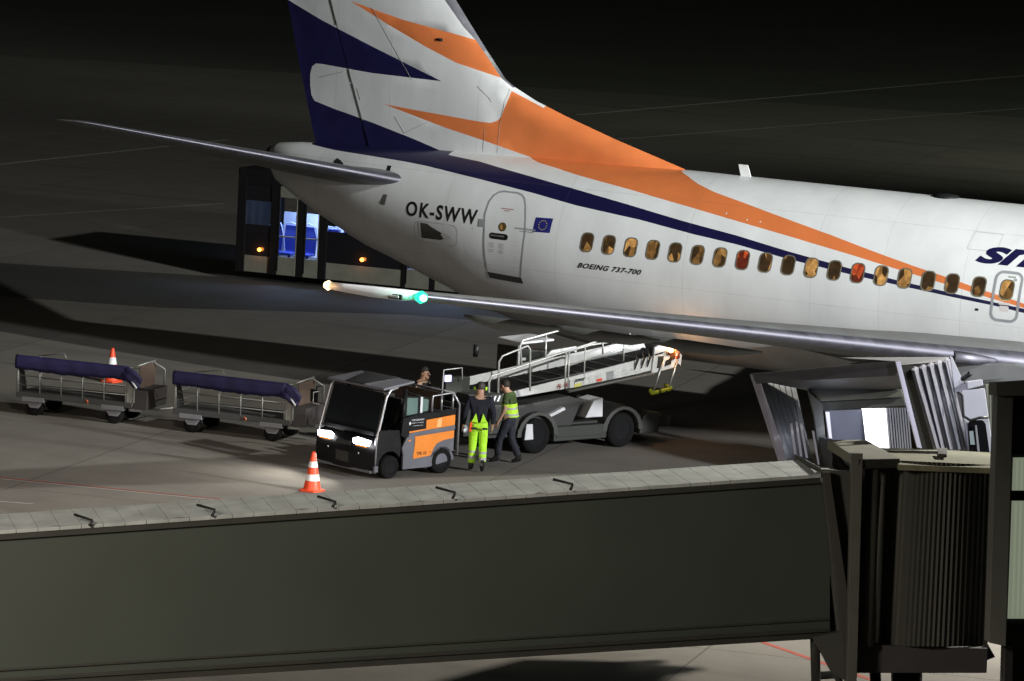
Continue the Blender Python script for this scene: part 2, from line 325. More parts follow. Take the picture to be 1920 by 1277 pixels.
for zz in (3.72, 3.68, 3.64, 3.58, 3.54): surf('placard', [rrect(-2.3, zz, .13, .014, .004), rrect(-2.05, zz, .13, .014, .004)], mat('placard_grey', (.42, .42, .42), .6, var=0), dr_, .012)
surf('hinge_cover', [rrect(-2.58, 4.12, .16, .16, .02)], seal, dr_, .022)
surf('hinge_arm', [rrect(-1.5, 4.1, .5, .03, .01), rrect(-1.46, 4.05, .34, .015, .005), rrect(-1.5, 4.08, .05, .12, .02)], seal, dr_, .016)
# overwing exit with its own window
EO = rrect(9.29, 3.84, .60, 1.02, .17, .04, 6)
ex = surf('emergency_exit', [inset(EO, .03)], paint, plane, .006)
surf('exit_outline', ring(EO, inset(EO, .055)), seal, ex, .012)
window(9.29, 3.98, ex)
surf('placard', [rrect(9.27, 3.70, .24, .05, .01), rrect(9.27, 3.60, .19, .11, .01)], mat('placard_pale', (.6, .55, .55), .6, var=.0), ex, .014)
surf('placard', [rrect(9.36, 4.24, .16, .035, .01), rrect(9.44, 4.19, .07, .05, .02)], mat('placard_grey2', (.3, .33, .3), .6, var=0), ex, .014)
surf('vent_port', [rrect(8.7, 3.52, .08, .05, .02)], black, plane, .01)
# writing on the skin
def wrote(name, body, x0, x1, z0, z1, m, shear=0, offset=0, spacing=1., slope=0.):
    P, Fc = text_polys(body, shear, offset, spacing)
    return surf(name, [(x0+p[0]*(x1-x0), z0+slope*p[0]+p[1]*(z1-z0)) for p in P], m, plane, .01, faces=Fc, cuts=.1)
wrote('registration_text', 'OK-SWW', -4.57, -2.72, 4.06, 4.38, black, .0, .026, 1.22)
wrote('type_text', 'BOEING 737-700', -.19, 1.31, 3.425, 3.54, black, .45, .035, 1.12)
wrote('title_text', 'smartwings', 8.52, 14.6, 4.30, 4.90, navy, .42, .03, .95)
eu = surf('flag', [[(-1.30, 4.37), (-.885, 4.385), (-.905, 4.08), (-1.32, 4.065)]], mat('flag_blue', (.02, .022, .17), .4), plane, .01)
st = []
for k in range(12):
    a = 2*pi*k/12; cx, cz = -1.10+.095*cos(a), 4.226+.095*sin(a)
    st.append([(cx+(.016 if j % 2 == 0 else .007)*sin(pi*j/5), cz+(.016 if j % 2 == 0 else .007)*cos(pi*j/5)) for j in range(10)])
surf('stars', st, mat('star_yellow', (.65, .55, .15), .5, var=0), eu, .014)
# inlet scoop and small ports near the tail
surf('air_inlet', [[(-4.19, 3.95), (-4.14, 3.62), (-3.62, 3.63), (-3.46, 3.70), (-3.62, 3.80), (-3.85, 3.88), (-4.0, 3.95)]], mat('inlet_shadow', (.06, .055, .045), .7), plane, .01)
surf('inlet_lip', [[(-4.22, 3.97), (-4.17, 3.60), (-4.135, 3.60), (-4.18, 3.97)], [(-3.62, 3.76), (-3.48, 3.79), (-3.30, 3.70), (-3.50, 3.64)]], mat('lip_pale', (.6, .6, .58), .4), plane, .016)
surf('inlet_outline', ring(rrect(-3.75, 3.76, 1.15, .46, .14), rrect(-3.75, 3.76, 1.13, .44, .13)), mat('faint_seam', (.4, .4, .4), .6, var=0), plane, .007)
surf('access_slot', [[(-5.34, 5.05), (-5.24, 5.05), (-5.2, 4.82), (-5.3, 4.82)]], black, plane, .012)
surf('access_slot', [[(-5.22, 4.45), (-5.12, 4.45), (-5.16, 4.22), (-5.3, 4.24)]], mat('slot_grey', (.10, .10, .09), .7), plane, .012)
surf('soot_stain', [[(-6.78, 5.0), (-6.72, 5.07), (-6.62, 5.04), (-6.5, 4.98), (-6.46, 4.9), (-6.6, 4.93), (-6.66, 4.88), (-6.74, 4.93)]], dark, plane, .012)
surf('rivet_row', [rrect(x, z, .03, .03, .012) for x, z in ((.7, 4.86), (3.45, 4.78), (3.75, 4.77), (2.95, 4.86), (6.92, 4.42), (-2.78, 3.98))], mat('rivet_pale', (.75, .7, .62), .4, var=0), plane, .012)
surf('hatch_outline', ring(rrect(8.62, 4.85, .62, .34, .02, .1), rrect(8.62, 4.85, .605, .325, .02, .1)), mat('faint_seam', (.4, .4, .4)), plane, .007)
# tail cone exhaust and aerial
MB().lathe([(0, .10), (-.06, .17), (-.10, .15), (-.02, .05)], (-8.70, 0, 4.95), (1, 0, 0)).build('exhaust_pipe', mat('burnt_metal', (.06, .055, .05), .5, .7), plane)
MB().add([(2.63, -.02, 5.5), (2.86, -.02, 5.5), (2.76, -.012, 5.77), (2.55, -.012, 5.77), (2.63, .02, 5.5), (2.86, .02, 5.5), (2.76, .012, 5.77), (2.55, .012, 5.77)], [(0, 1, 2, 3), (4, 5, 6, 7), (0, 4, 7, 3), (1, 5, 6, 2), (3, 2, 6, 7)]).build('blade_aerial', mat('aerial_white', (.8, .8, .8), .5), plane)
MB().lathe([(0, .28), (.05, .26), (.07, .12), (.08, .01)], (7.2, 0, 5.52), (0, 0, 1)).build('satcom_blister', black, plane)
# ---- fin: the livery is cut into the skin
NSPK = [(-9.2, 8.68), (-7.615, 8.027), (-6.246, 7.548), (-4.466, 6.936), (-6.209, 6.965), (-7.56, 7.053), (-7.70, 7.05), (-7.80, 6.98), (-7.845, 6.80), (-7.835, 6.557), (-7.79, 6.34), (-7.70, 6.22), (-7.226, 6.101), (-6.139, 5.867), (-5.061, 5.6), (-4.1, 5.33), (-4.1, 4.9), (-8.6, 4.85), (-9.2, 5.5)]
OTOP = [(-6.86, 8.50), (-5.493, 8.191), (-4.168, 7.97), (-3.3, 7.79), (-2.6, 6.96), (-3.15, 7.13), (-4.128, 7.359), (-4.933, 7.665), (-5.881, 8.068)]
OLOW = [(-5.9, 6.31), (-5.104, 6.252), (-4.05, 6.181), (-3.462, 6.14), (-3.22, 6.14), (-3.08, 6.19), (-2.99, 6.28), (-2.93, 6.45), (-2.83, 6.86), (-2.05, 6.56), (-1.9, 6.8), (-.328, 6.3), (1.6, 5.7), (1.5, 4.9), (-2.2, 5.0), (-2.2, 5.48), (-3.371, 5.742), (-4.295, 5.926)]
LEO = [(1.33, 5.50), (1.33, 5.547), (-.328, 6.031), (-1.491, 6.408), (-2.275, 6.694), (-2.806, 6.95), (-3.03, 7.10), (-3.471, 7.621), (-3.738, 7.946), (-3.993, 8.26), (-4.347, 8.708), (-7.45, 12.4)]
TEO = [(-9.65, 12.4), (-8.53, 8.41), (-8.17, 7.12), (-7.86, 6.08), (-7.62, 5.3), (-7.7, 4.95)]
OUT = LEO+TEO+[(-6, 4.9), (1.0, 4.9)]
GREY = [(-7.65, 12.45), (-4.56, 8.70), (-4.07, 8.153), (-3.75, 7.866), (-3.46, 7.533), (-3.10, 7.111), (-2.82, 6.93), (-2.5, 7.0), (-3.2, 7.9), (-3.8, 8.7), (-6.9, 12.6)]
CAPP = [(-3.56, 7.66), (-3.28, 7.33), (-3.1, 7.36), (-3.33, 7.77)]
def xat(L_, z):
    L2 = sorted(L_, key=lambda p: p[1])
    if z <= L2[0][1]: return L2[0][0]
    for a, b in zip(L2, L2[1:]):
        if z <= b[1]: return a[0]+(b[0]-a[0])*(z-a[1])/(b[1]-a[1]+1e-9)
    return L2[-1][0]
def hinge(z): return -6.42-(z-5.85)*.362
def inpoly(p, P):
    c = False; j = len(P)-1
    for i in range(len(P)):
        (xi, yi), (xj, yj) = P[i], P[j]
        if (yi > p[1]) != (yj > p[1]) and p[0] < (xj-xi)*(p[1]-yi)/(yj-yi)+xi: c = not c
        j = i
    return c
def fint(x, z):
    le, te = xat(LEO, z), xat(TEO, z); ch = le-te; s = min(1, max(0, (le-x)/ch)); tt = .10*min(ch, 4.6)
    y = tt*(1.4845*sqrt(s)-.63*s-1.758*s*s+1.4215*s**3-.518*s**4)
    if z < 6.9 and x > -3.2: y = min(y, .20)*min(1, .25+sqrt(max(0, (le-x))/1.2))
    y *= min(1, max(0, (12.4-z)/.12)); return max(0, y) if 0 < s < 1 else 0
def build_fin():
    vs2, ed = [], []
    def loop(P, close=True):
        k = len(vs2); n = len(P); vs2.extend(V(p) for p in P); ed.extend((k+i, k+(i+1) % n) for i in range(n if close else n-1))
    for P in (OUT, NSPK, OTOP, OLOW, GREY, CAPP): loop(P)
    loop([(hinge(z), z) for z in (4.95, 6, 7, 8, 9, 10, 11, 12.39)], False)
    x = -9.6
    while x < 1.3:
        z = 4.95
        while z < 12.4:
            if inpoly((x, z), OUT): vs2.append(V((x, z)))
            z += .22
        x += .19
    rv, re_, rf, *_ = geometry.delaunay_2d_cdt(vs2, ed, [], 0, 1e-4)
    parts = {'tail_fin': [[], []], 'rudder': [[], []]}
    for f in rf:
        c = (sum(rv[i].x for i in f)/3, sum(rv[i].y for i in f)/3)
        if not inpoly(c, OUT): continue
        k = 0
        if inpoly(c, OLOW) or inpoly(c, OTOP): k = 2
        if inpoly(c, NSPK): k = 1
        if inpoly(c, GREY): k = 3
        if inpoly(c, CAPP): k = 4
        q = 'rudder' if c[0] < hinge(c[1]) else 'tail_fin'; parts[q][0].append(f); parts[q][1].append(k)
    for nm, (ff, mk) in parts.items():
        b = bmesh.new()
        for sg in (-1, 1):
            vm = {}
            for f, k in zip(ff, mk):
                idx = []
                for i in f:
                    if i not in vm:
                        vm[i] = b.verts.new((rv[i].x, sg*max(.003, fint(rv[i].x, rv[i].y)-(.006 if nm == 'rudder' else 0)), rv[i].y))
                    idx.append(vm[i])
                fc = b.faces.new(idx); fc.material_index = k; fc.smooth = True
                if fc.normal.y*sg < 0: fc.normal_flip()
        b.normal_update()
        for fc in b.faces:
            sg = 1 if sum(v.co.y for v in fc.verts) > 0 else -1
            if fc.normal.y*sg < 0: fc.normal_flip()
        me = bpy.data.meshes.new(nm); b.to_mesh(me); b.free()
        link(nm, me, [white, navy, orange, mat('fin_edge_metal', (.22, .22, .25), .5, .6), galv], plane)
build_fin()
# dark slit of the rudder hinge and small marks on the fin
for sg in (-1, 1):
    mb = MB()
    for z0, z1 in ((5.9, 6.7), (6.72, 7.0), (7.95, 8.6), (8.6, 11.9)):
        mb.tube([(hinge(z)+.004, sg*(fint(hinge(z), z)-.002), z) for z in (z0, (z0+z1)/2, z1)], .012, 5)
    mb.build('hinge_gap', mat('slot_grey', (.10, .10, .09)), plane)
def fq(p): return (p[0], -fint(*p)-.003, p[1])
for a, b in (((-2.85, 6.9), (-3.0, 6.2)), ((-3.0, 6.2), (-3.03, 5.5)), ((-5.6, 6.05), (-5.35, 5.72)), ((-5.35, 5.72), (-4.7, 6.05)), ((-7.6, 6.75), (-6.9, 6.95)), ((-6.6, 6.6), (-6.5, 6.35)), ((-3.35, 6.0), (-3.38, 5.5)), ((-3.6, 6.9), (-3.2, 6.6)), ((-6.3, 8.4), (-5.2, 6.9))):
    MB().tube([fq((a[0]+(b[0]-a[0])*k/6, a[1]+(b[1]-a[1])*k/6)) for k in range(7)], .003, 4).build('panel_seam', mat('seam_grey', (.30, .30, .29), .7), plane)
MB().tube([fq((-4.62, 7.83)), fq((-4.5, 7.83))], .035, 6).build('drain_port', dark, plane)
# ---- aerofoil surfaces
def foil(n=22):
    up = []; s = [.5*(1-cos(pi*k/n)) for k in range(n+1)]
    f = lambda x: 5*(.2969*sqrt(x)-.126*x-.3516*x*x+.2843*x**3-.1036*x**4)
    return [(x, f(x)) for x in s]
FO = foil()
def loft(name, stations, m, nose=.10, m_nose=chrome, nose_name='leading_edge', yclose=True, up=.55):
    """stations: (Y, LE x, LE z, chord, thickness ratio, twist)"""
    ring_ = []
    U = [(s, y*2*up) for s, y in FO]; D = [(s, -y*2*(1-up)) for s, y in FO]
    prof = U[::-1]+D[1:]                     # TE-up ... LE ... TE-low
    def pt(st, p):
        Y, lx, lz, ch, tc, tw = st; x, z = -p[0]*ch, p[1]*tc*ch; return (lx+x*cos(tw)+z*sin(tw), Y, lz-x*sin(tw)*-1+z*cos(tw))
    n = len(prof); V_ = [pt(st, p) for st in stations for p in prof]; a, b = MB(), MB()
    A, B = [], []
    for i in range(len(stations)-1):
        for k in range(n-1):
            q = (i*n+k, i*n+k+1, (i+1)*n+k+1, (i+1)*n+k)
            (B if max(prof[k][0], prof[k+1][0]) <= nose+1e-6 else A).append(q)
    caps = [tuple(range(n)), tuple(range((len(stations)-1)*n, len(stations)*n))]
    a.add(V_, A, True); a.add([V_[i] for i in caps[0]], [tuple(range(n))]); a.add([V_[i] for i in caps[1]], [tuple(range(n))])
    o = a.build(name, m, plane); b.add(V_, B, True).build(nose_name, m_nose, o); return o
def stab(sg):
    st = [(sg*.55, -4.45, 4.70, 4.15, .10, 0), (sg*.95, -4.62, 4.75, 3.95, .10, 0), (sg*1.15, -4.95, 4.78, 3.6, .095, 0), (sg*4, -7.13, 5.34, 2.3, .09, 0), (sg*6.75, -9.18, 5.87, 1.0, .075, 0), (sg*7.0, -9.5, 5.91, .45, .05, 0)]
    return loft('tailplane', st, wgrey if sg < 0 else wgrey)
stab(-1); stab(1)
tan = lambda Y: 9.70+(-5.4+abs(Y)-0)*0
def wing(sg):
    LE = lambda Y: (3.84+(16.7-Y)*(9.70-3.84)/11.3, 4.49-(16.7-Y)*(4.49-3.04)/11.3)
    st = []
    for Y, ch, tc in ((16.7, 1.62, .10), (13, 2.55, .105), (9, 3.62, .11), (5.4, 4.95, .115)):
        x, z = LE(Y); z -= 0 if sg < 0 else (Y-5.4)*.08; st.append((sg*Y, x, z, ch, tc, .012))
    st = [(sg*1.3, 13.0, 2.35, 8.6, .12, .012), (sg*2.6, 11.95, 2.62, 7.3, .12, .012), (sg*4.1, 10.55, 2.86, 5.9, .12, .012)]+st[::-1]
    o = loft('wing', st, wgrey, nose=.075, nose_name='slat')
    return o
wr = wing(-1); wl = wing(1)
# polished cone where the outboard slat ends at the pylon
MB().tube([(9.55, -5.55, 3.02), (9.85, -5.15, 2.97), (10.1, -4.75, 2.93), (10.2, -4.52, 2.92)], [.13, .11, .06, .01], 14).build('slat_end_cone', chrome, plane)
# wing tip cap with its lamps
tipm = mat('tip_white', (.66, .66, .7), .4)
MB().tube([(3.80, -16.72, 4.50), (3.55, -16.86, 4.50), (3.0, -16.98, 4.51), (2.5, -17.02, 4.52), (2.2, -17.02, 4.53)], [.075, .10, .095, .075, .065], 10).build('wing_tip', tipm, plane)
MB().box((3.45, -16.97, 4.47), (.28, .05, .09)).build('lamp_recess', black, plane, .02)
MB().box((3.44, -17.0, 4.475), (.18, .02, .04)).build('strobe_lens', tipm, plane, .01)
def glowball(name, loc, rr, col, es, parent, power, lcol=None, off=(0, 0, 0)):
    m = mat(name+'_glow', (.02, .02, .02), .3, var=0, emit=col, es=es)
    o = MB().lathe([(-rr, 0), (-rr*.8, rr*.6), (0, rr), (rr*.8, rr*.6), (rr, 0)], loc, (1, 0, 0), 12).build(name, m, parent)
    if power:
        l = bpy.data.lights.new(name+'_lamp', 'POINT'); l.energy = power; l.color = lcol or col; l.shadow_soft_size = rr
        lo = bpy.data.objects.new(name+'_lamp', l); C.objects.link(lo); lo.parent = parent; lo.location = V(loc)+V(off)
    return o
glowball('navigation_light', (3.86, -16.80, 4.49), .115, (.02, 1, .50), 1.6, plane, 26, (.03, 1, .55), (.3, -.2, .03))
glowball('lamp_core', (3.95, -16.89, 4.49), .06, (.5, 1, .8), 8, plane, 0)
glowball('tail_position_light', (2.16, -17.02, 4.53), .085, (1, .62, .25), 9, plane, 5, (1, .55, .2), (-.14, -.1, 0))
# flap track fairings
for sg in (-1, 1):
    for Y, x1, x0, z in ((6.2, 5.9, 3.2, 2.75), (8.9, 4.9, 2.6, 3.12), (11.6, 4.1, 2.1, 3.50)):
        L_ = x1-x0
        MB().tube([(x1, sg*Y, z), (x1-.25*L_, sg*Y, z-.06), (x1-.6*L_, sg*Y, z-.06), (x1-.85*L_, sg*Y, z-.02), (x0, sg*Y, z+.02)], [.02, .10, .12, .08, .02], 12).build('flap_fairing', wgrey, plane)
# engines
nac = mat('nacelle_grey', (.2, .205, .22), .42, .1, var=.1)
for sg in (-1, 1):
    o = MB().lathe([(4.3, .95), (4.42, 1.02), (4.3, 1.10), (3.6, 1.17), (2.2, 1.18), (.9, 1.06), (0, .86), (-.02, .80), (.6, .7)], (9.6, sg*4.83, 1.62), (1, 0, 0), 40).build('engine_nacelle', nac, plane)
    MB().lathe([(4.28, .94), (4.46, 1.0), (4.5, 1.04), (4.44, 1.085), (4.28, 1.112)], (9.62, sg*4.83, 1.62), (1, 0, 0), 40).build('intake_lip', chrome, o)
    MB().lathe([(0.3, .62), (-.5, .45), (-.9, .30), (-.6, .26), (-1.3, .05)], (9.6, sg*4.83, 1.62), (1, 0, 0), 28).build('exhaust_cone', mat('burnt_metal', (.06, .05, .05)), o)
    MB().lathe([(3.6, .05), (3.4, .25), (3.3, .93), (3.2, .93)], (9.62, sg*4.83, 1.62), (1, 0, 0), 28).build('fan', black, o)
    MB().prism([(12.6, sg*4.72, 2.7), (10.6, sg*4.72, 2.95), (7.2, sg*4.72, 2.55), (8.6, sg*4.72, 2.3), (12.2, sg*4.72, 2.5)], (0, sg*.24, 0)).build('pylon', nac, plane, .03)
# belly fairing and gear
MB().lathe([(0, .02), (1.2, .9), (3, 1.32), (6, 1.36), (8, 1.1), (9.5, .02)], (4.0, 0, 2.15), (1, 0, 0), 32).build('belly_fairing', wgrey, plane)
def gear(x, y, R, wd, ztop):
    o = MB().tube([(x, y, ztop), (x, y, R)], [.13, .09], 12).tube([(x, y-.5, R), (x, y+.5, R)], .05).tube([(x, y, ztop*.8), (x+.8, y*.6, ztop)], .05).build('landing_gear', galv, plane)
    for s in (-1, 1):
        MB().lathe([(-wd/2, R*.55), (-wd/2, R*.9), (-wd*.3, R), (wd*.3, R), (wd/2, R*.9), (wd/2, R*.55)], (x, y+s*.43*R/.55, R), (0, 1, 0)).build('tyre', rubber, o)
        MB().lathe([(-wd*.4, .02), (-wd*.45, R*.5), (wd*.45, R*.5), (wd*.4, .02)], (x, y+s*.43*R/.55, R), (0, 1, 0)).build('rim', galv, o)
gear(6.9, -2.86, .55, .38, 2.2); gear(6.9, 2.86, .55, .38, 2.2); gear(19.5, 0, .34, .2, 1.8)
# added amber glow and lamp imitating an orange reflection under the root
glowball('belly_reflection', (10.35, -1.92, 2.72), .05, (1, .6, .2), 3, plane, 5, (1, .55, .2), (0, -.12, 0))
# ------------------------------------------------------------------ apron bus
B0 = gp(440, 524); B0.z = 0
bus = thing('apron_bus', B0, rad(3.5), 'dark glazed passenger bus with blue seats lit inside, standing behind the tail', 'bus')
BL, BW, BH = 13.6, 2.8, 3.05
bskin = mat('bus_skirt_grey', (.13, .13, .105), .5); bglass = mat('bus_black_glass', (.008, .008, .01), .12, var=0)
bp_ = mat('bus_pillar_black', (.006, .006, .006), .8, spec=.1)
m = MB(); m.box((BL/2, .02, .48), (BL, .05, .46)); m.box((BL/2, BW, .55), (BL, .05, .6)); m.build('skirt', bskin, bus, .02)
MB().box((BL/2, BW/2, .42), (BL-.1, BW-.12, .1)).build('floor', mat('bus_floor', (.08, .08, .09), .7), bus)
m = MB(); m.box((BL/2, BW/2, BH-.1), (BL+.06, BW, .22)); m.box((BL/2, .0, BH-.32), (BL, .07, .26)); m.build('roof', bp_, bus, .06)
for x in (.03, BL-.03): MB().box((x, BW/2, 1.7), (.06, BW, 2.5)).build('end_wall', bp_, bus, .02)
for x, wd in ((.14, .26), (1.14, .24), (1.94, .22), (2.6, .24), (5.03, .10), (5.85, .16), (6.7, .2), (9.3, .14), (11.4, .14), (13.5, .16)):
    MB().box((x, -.012, 1.52), (wd, .075, 2.56)).build('pillar', bp_, bus, .01)
for x0, x1 in ((.27, 1.02), (2.72, 4.98), (6.8, 9.23), (9.37, 11.33), (11.47, 13.42)):
    MB().box(((x0+x1)/2, .0, 1.13), (x1-x0, .03, .84)).build('dark_panel', bglass, bus)
for x0, x1, z0 in ((.27, 1.02, 2.2), (2.72, 4.98, 1.7), (6.8, 9.23, 2.0), (9.37, 11.33, 2.0)):
    MB().box(((x0+x1)/2, .0, (z0+2.62)/2), (x1-x0, .03, 2.62-z0)).build('tinted_top_pane', bglass, bus)
for x in (1.26, 2.05, 5.08):                        # door leaves, glazed nearly to the floor
    wd = .56 if x < 2 else (.43 if x < 3 else .68)
    dl = MB().box((x+wd/2, -.03, .50), (wd, .04, .5)).box((x+wd/2, -.03, 2.5), (wd, .04, .3)).box((x+wd/2, -.03, 1.30), (wd, .045, .035)).box((x+wd-.015, -.03, 1.5), (.03, .045, 2.2)).build('door', bskin, bus, .01)
    dl['label'] = 'glazed bus door lit blue from inside'
    MB().box((x+.02, -.035, 1.5), (.035, .05, 2.3)).build('door_frame', bp_, dl)
pale = mat('bus_lining_pale', (.62, .68, .80), .5); seatm = mat('blue_seat_shell', (.05, .08, .42), .4); seatp = mat('pale_seat_piping', (.5, .55, .75), .4)
MB().box((BL/2, BW-.08, 1.08), (BL-.2, .05, 1.2)).build('inner_lining', pale, bus)
def seat(x, y):
    o = MB().prism([(x-.17, y, 1.47), (x-.22, y, 1.2), (x-.17, y, .70), (x+.17, y, .70), (x+.22, y, 1.2), (x+.17, y, 1.47)], (0, .07, 0)).box((x, y-.2, .72), (.40, .42, .07)).tube([(x, y-.1, .45), (x, y-.1, .7)], .04).build('seat', seatm, bus, .02)
    MB().tube([(x-.20, y-.02, .7), (x-.24, y-.02, 1.2), (x-.15, y-.02, 1.50), (x, y-.02, 1.56), (x+.15, y-.02, 1.50), (x+.24, y-.02, 1.2), (x+.20, y-.02, .7)], .016, 6).build('seat_trim', seatp, o)
for x in (.55, 1.02, 1.56, 2.30, 2.78, 5.75): seat(x, 1.3)
for x in (.9, 3.1): MB().tube([(x, .5, .5), (x-.1, .5, 2.9)], .018, 6).build('grab_pole', galv, bus)
for x in (1.5, 5.4, 10.0):
    l = bpy.data.lights.new('bus_interior_light', 'AREA'); l.energy = 150; l.color = (.42, .58, 1); l.size = 1.6
    o = bpy.data.objects.new('bus_interior_light', l); C.objects.link(o); o.parent = bus; o.location = (x, 1.3, 2.75)
for x in (.72, 3.78, 9.1): 
    glowball('side_marker', (x, -.03, .88), .055, (1, .32, .04), 9, bus, 2.5, (1, .3, .05), (0, -.12, 0))
for x in (2.9, 10.6):
    for y in (.15, BW-.15):
        MB().lathe([(-.14, .3), (-.14, .44), (.14, .44), (.14, .3)], (x+.9, y, .46), (0, 1, 0)).lathe([(-.1, .0), (-.1, .3), (.1, .3), (.1, 0)], (x+.9, y, .46), (0, 1, 0)).build('wheel', rubber, bus)
# ------------------------------------------------------------------ traffic cones
cor = mat('cone_orange', (.75, .07, .02), .5, scale=8); cwh = mat('cone_white_band', (.72, .74, .76), .35, scale=8)
def cone(loc, label, bands):
    t = thing('traffic_cone', loc, 0, label, 'traffic cone', 'traffic cones')
    R = lambda z: .165-(z-.045)*.185
    MB().prism([(.2, .14, 0), (.14, .2, 0), (-.14, .2, 0), (-.2, .14, 0), (-.2, -.14, 0), (-.14, -.2, 0), (.14, -.2, 0), (.2, -.14, 0)], (0, 0, .04)).build('base', cor, t, .01)
    MB().lathe([(.04, R(.04)+.015), (.07, R(.07)), (.4, R(.4)), (.73, R(.73)), (.755, .025), (.752, .0)], (0, 0, 0), (0, 0, 1), 20).build('body', cor, t)
    for a, b in bands: MB().lathe([(a, R(a)+.004), (b, R(b)+.004)], (0, 0, 0), (0, 0, 1), 20).build('reflective_band', cwh, t)
cone(gp(585, 921), 'orange cone with two white bands in front of the tow tractor', ((.21, .33), (.46, .57)))
cone(gp(209, 716), 'orange cone standing behind the covered trailer at far left', ((.40, .55),)) 
# ------------------------------------------------------------------ baggage carts
tarp = mat('navy_tarpaulin', (.011, .008, .058), .7, var=.25, scale=5, bump=.12)
rail = mat('cart_rail_steel', (.26, .26, .25), .5, .5, var=.2, scale=6); deckm = mat('cart_deck', (.05, .05, .05), .6); hubm = mat('axle_casting', (.17, .17, .19), .5)
brown = mat('brown_panel', (.085, .055, .042), .7, scale=5)
def wheel(par, x, y, R, wd, ax=(0, 1, 0), rimc=None):
    o = MB().lathe([(-wd/2, R*.62), (-wd/2, R*.88), (-wd*.36, R), (wd*.36, R), (wd/2, R*.88), (wd/2, R*.62)], (x, y, R), ax, 28).build('wheel', rubber, par)
    MB().lathe([(-wd*.3, .0), (-wd*.42, R*.2), (-wd*.36, R*.5), (-wd*.48, R*.63), (wd*.48, R*.63), (wd*.36, R*.5), (wd*.42, R*.2), (wd*.3, 0)], (x, y, R), ax, 20).build('rim', rimc or mat('dark_hub', (.010, .010, .011), .9, spec=.15), o)
    return o
def cart(loc, ang, label):
    t = thing('baggage_cart', loc, rad(ang), label, 'baggage trailer', 'covered baggage trailers hitched in a row'); t.scale = (1, .74, .955)
    # local x from tail (0) to head (2.95), near side y=0, far side y=1.5
    m = MB().box((1.33, .75, .47), (2.55, 1.5, .07)); m.box((1.33, .0, .44), (2.6, .05, .11)); m.box((1.33, 1.5, .44), (2.6, .05, .11)); m.box((1.3, .75, .40), (2.2, .3, .08)); m.build('deck', deckm, t, .008)
    for y, n in ((0, 5), (1.5, 5)):
        m = MB()
        for k in range(n+1): m.tube([(.08+k*.48, y, .48), (.06+k*.48, y, 1.08)], .016, 6)
        for z in (.66, .86, 1.08): m.tube([(.06, y, z), (2.5, y, z)], .012, 6)
        m.build('side_rail', rail, t)
    m = MB()
    for x in (.05,):
        m.tube([(x, 0, .46), (x, 0, 1.14), (x, 1.5, 1.14), (x, 1.5, .46)], .022, 6)
        for z in (.66, .86): m.tube([(x, 0, z), (x, 1.5, z)], .012, 6)
    m.build('tail_frame', rail, t)
    MB().prism([(.04, .05, .5), (.04, .62, .5), (.04, .32, 1.1), (.04, .05, 1.1)], (.02, 0, 0)).build('tail_panel', deckm, t)
    # head board: bent sheet and a tall frame at the front
    m = MB().box((2.56, .03, .72), (.16, .05, .58)); m.box((2.52, .02, .80), (.03, .06, .6)); m.box((2.66, .02, .80), (.03, .06, .6)); m.build('corner_post', rail, t, .01)
    m = MB().tube([(2.62, .35, 1.27), (2.62, 1.5, 1.30), (2.62, 1.5, .5)], .022, 6)
    m.tube([(2.62, .70, 1.3), (2.62, .70, .5)], .022, 6); m.tube([(2.62, 1.3, 1.3), (2.62, 1.3, .5)], .022, 6); m.tube([(2.62, 1.3, 1.30), (2.85, 1.52, 1.12), (2.85, 1.52, .6)], .02, 6); m.build('head_frame', rail, t)
    MB().box((2.64, .95, .95), (.02, 1.05, .62)).build('head_panel', brown, t)
    MB().box((2.80, .72, .58), (.30, 1.4, .40)).build('head_box', mat('cart_box_dark', (.035, .03, .03), .6), t, .01)
    # rolled cover on the near top edge
    m = MB(); P = []; n = 40; ph = random.uniform(0, 6)
    for k in range(n+1): P.append((2.5*k/n, .006*sin(k*.9+ph)+.004*sin(k*2.3+ph)))
    prof = [(-.045, .99), (-.06, 1.08), (-.065, 1.18), (-.045, 1.27), (.02, 1.305), (.13, 1.29), (.12, 1.27), (.02, 1.27), (-.02, 1.15), (-.02, 1.0)]
    vs_ = []
    for k, (x, rr) in enumerate(P):
        sag = .02*sin(pi*x/2.5*2+ph)
        for j, (y, z) in enumerate(prof): vs_.append((x, y-.005*sin(k*.8+j*.7+ph), z+(rr*1.2+sag if j in (0, 9) else rr*.3)-.02*x/2.5))
    q = len(prof); m.add(vs_, [(i*q+j, i*q+(j+1) % q, (i+1)*q+(j+1) % q, (i+1)*q+j) for i in range(n) for j in range(q)]+[tuple(range(q)), tuple(range(n*q, n*q+q))], True)
    for k in range(6):
        a = ph+k; m.tube([(2.40, .03*sin(a), 1.2-.035*k), (2.54, -.02+.03*sin(a*2), 1.22-.045*k), (2.66+.03*cos(a), -.01, 1.14-.05*k), (2.76+.03*sin(a), .0, 1.02-.03*k), (2.78, .01, .93-.01*k)], [.06, .055, .07, .06, .02], 7)
    m.build('cover', tarp, t)
    MB().tube([(2.62, -.06, .98), (2.75, -.1, .84)], .02, 5).build('strap', cwh, t)
    MB().tube([(.45, .2, 1.3), (1.0, .25, 1.40), (1.06, .2, 1.30)], .012, 5).build('cover_hoop', rail, t)
    # running gear
    for x in (.42, 2.20):
        MB().box((x, .75, .30), (.12, 1.3, .1)).build('axle', deckm, t)
        m = MB().prism([(x-.27, .03, .42), (x+.27, .03, .42), (x+.10, .03, .17), (x-.08, .03, .17)], (0, .08, 0)); m.box((x, .06, .36), (.5, .2, .1)); m.build('fork', hubm, t, .01)
        for y in (.16, 1.36): wheel(t, x, y, .19, .13)
    MB().box((2.2, .75, .40), (.75, .9, .05)).build('turntable', hubm, t)
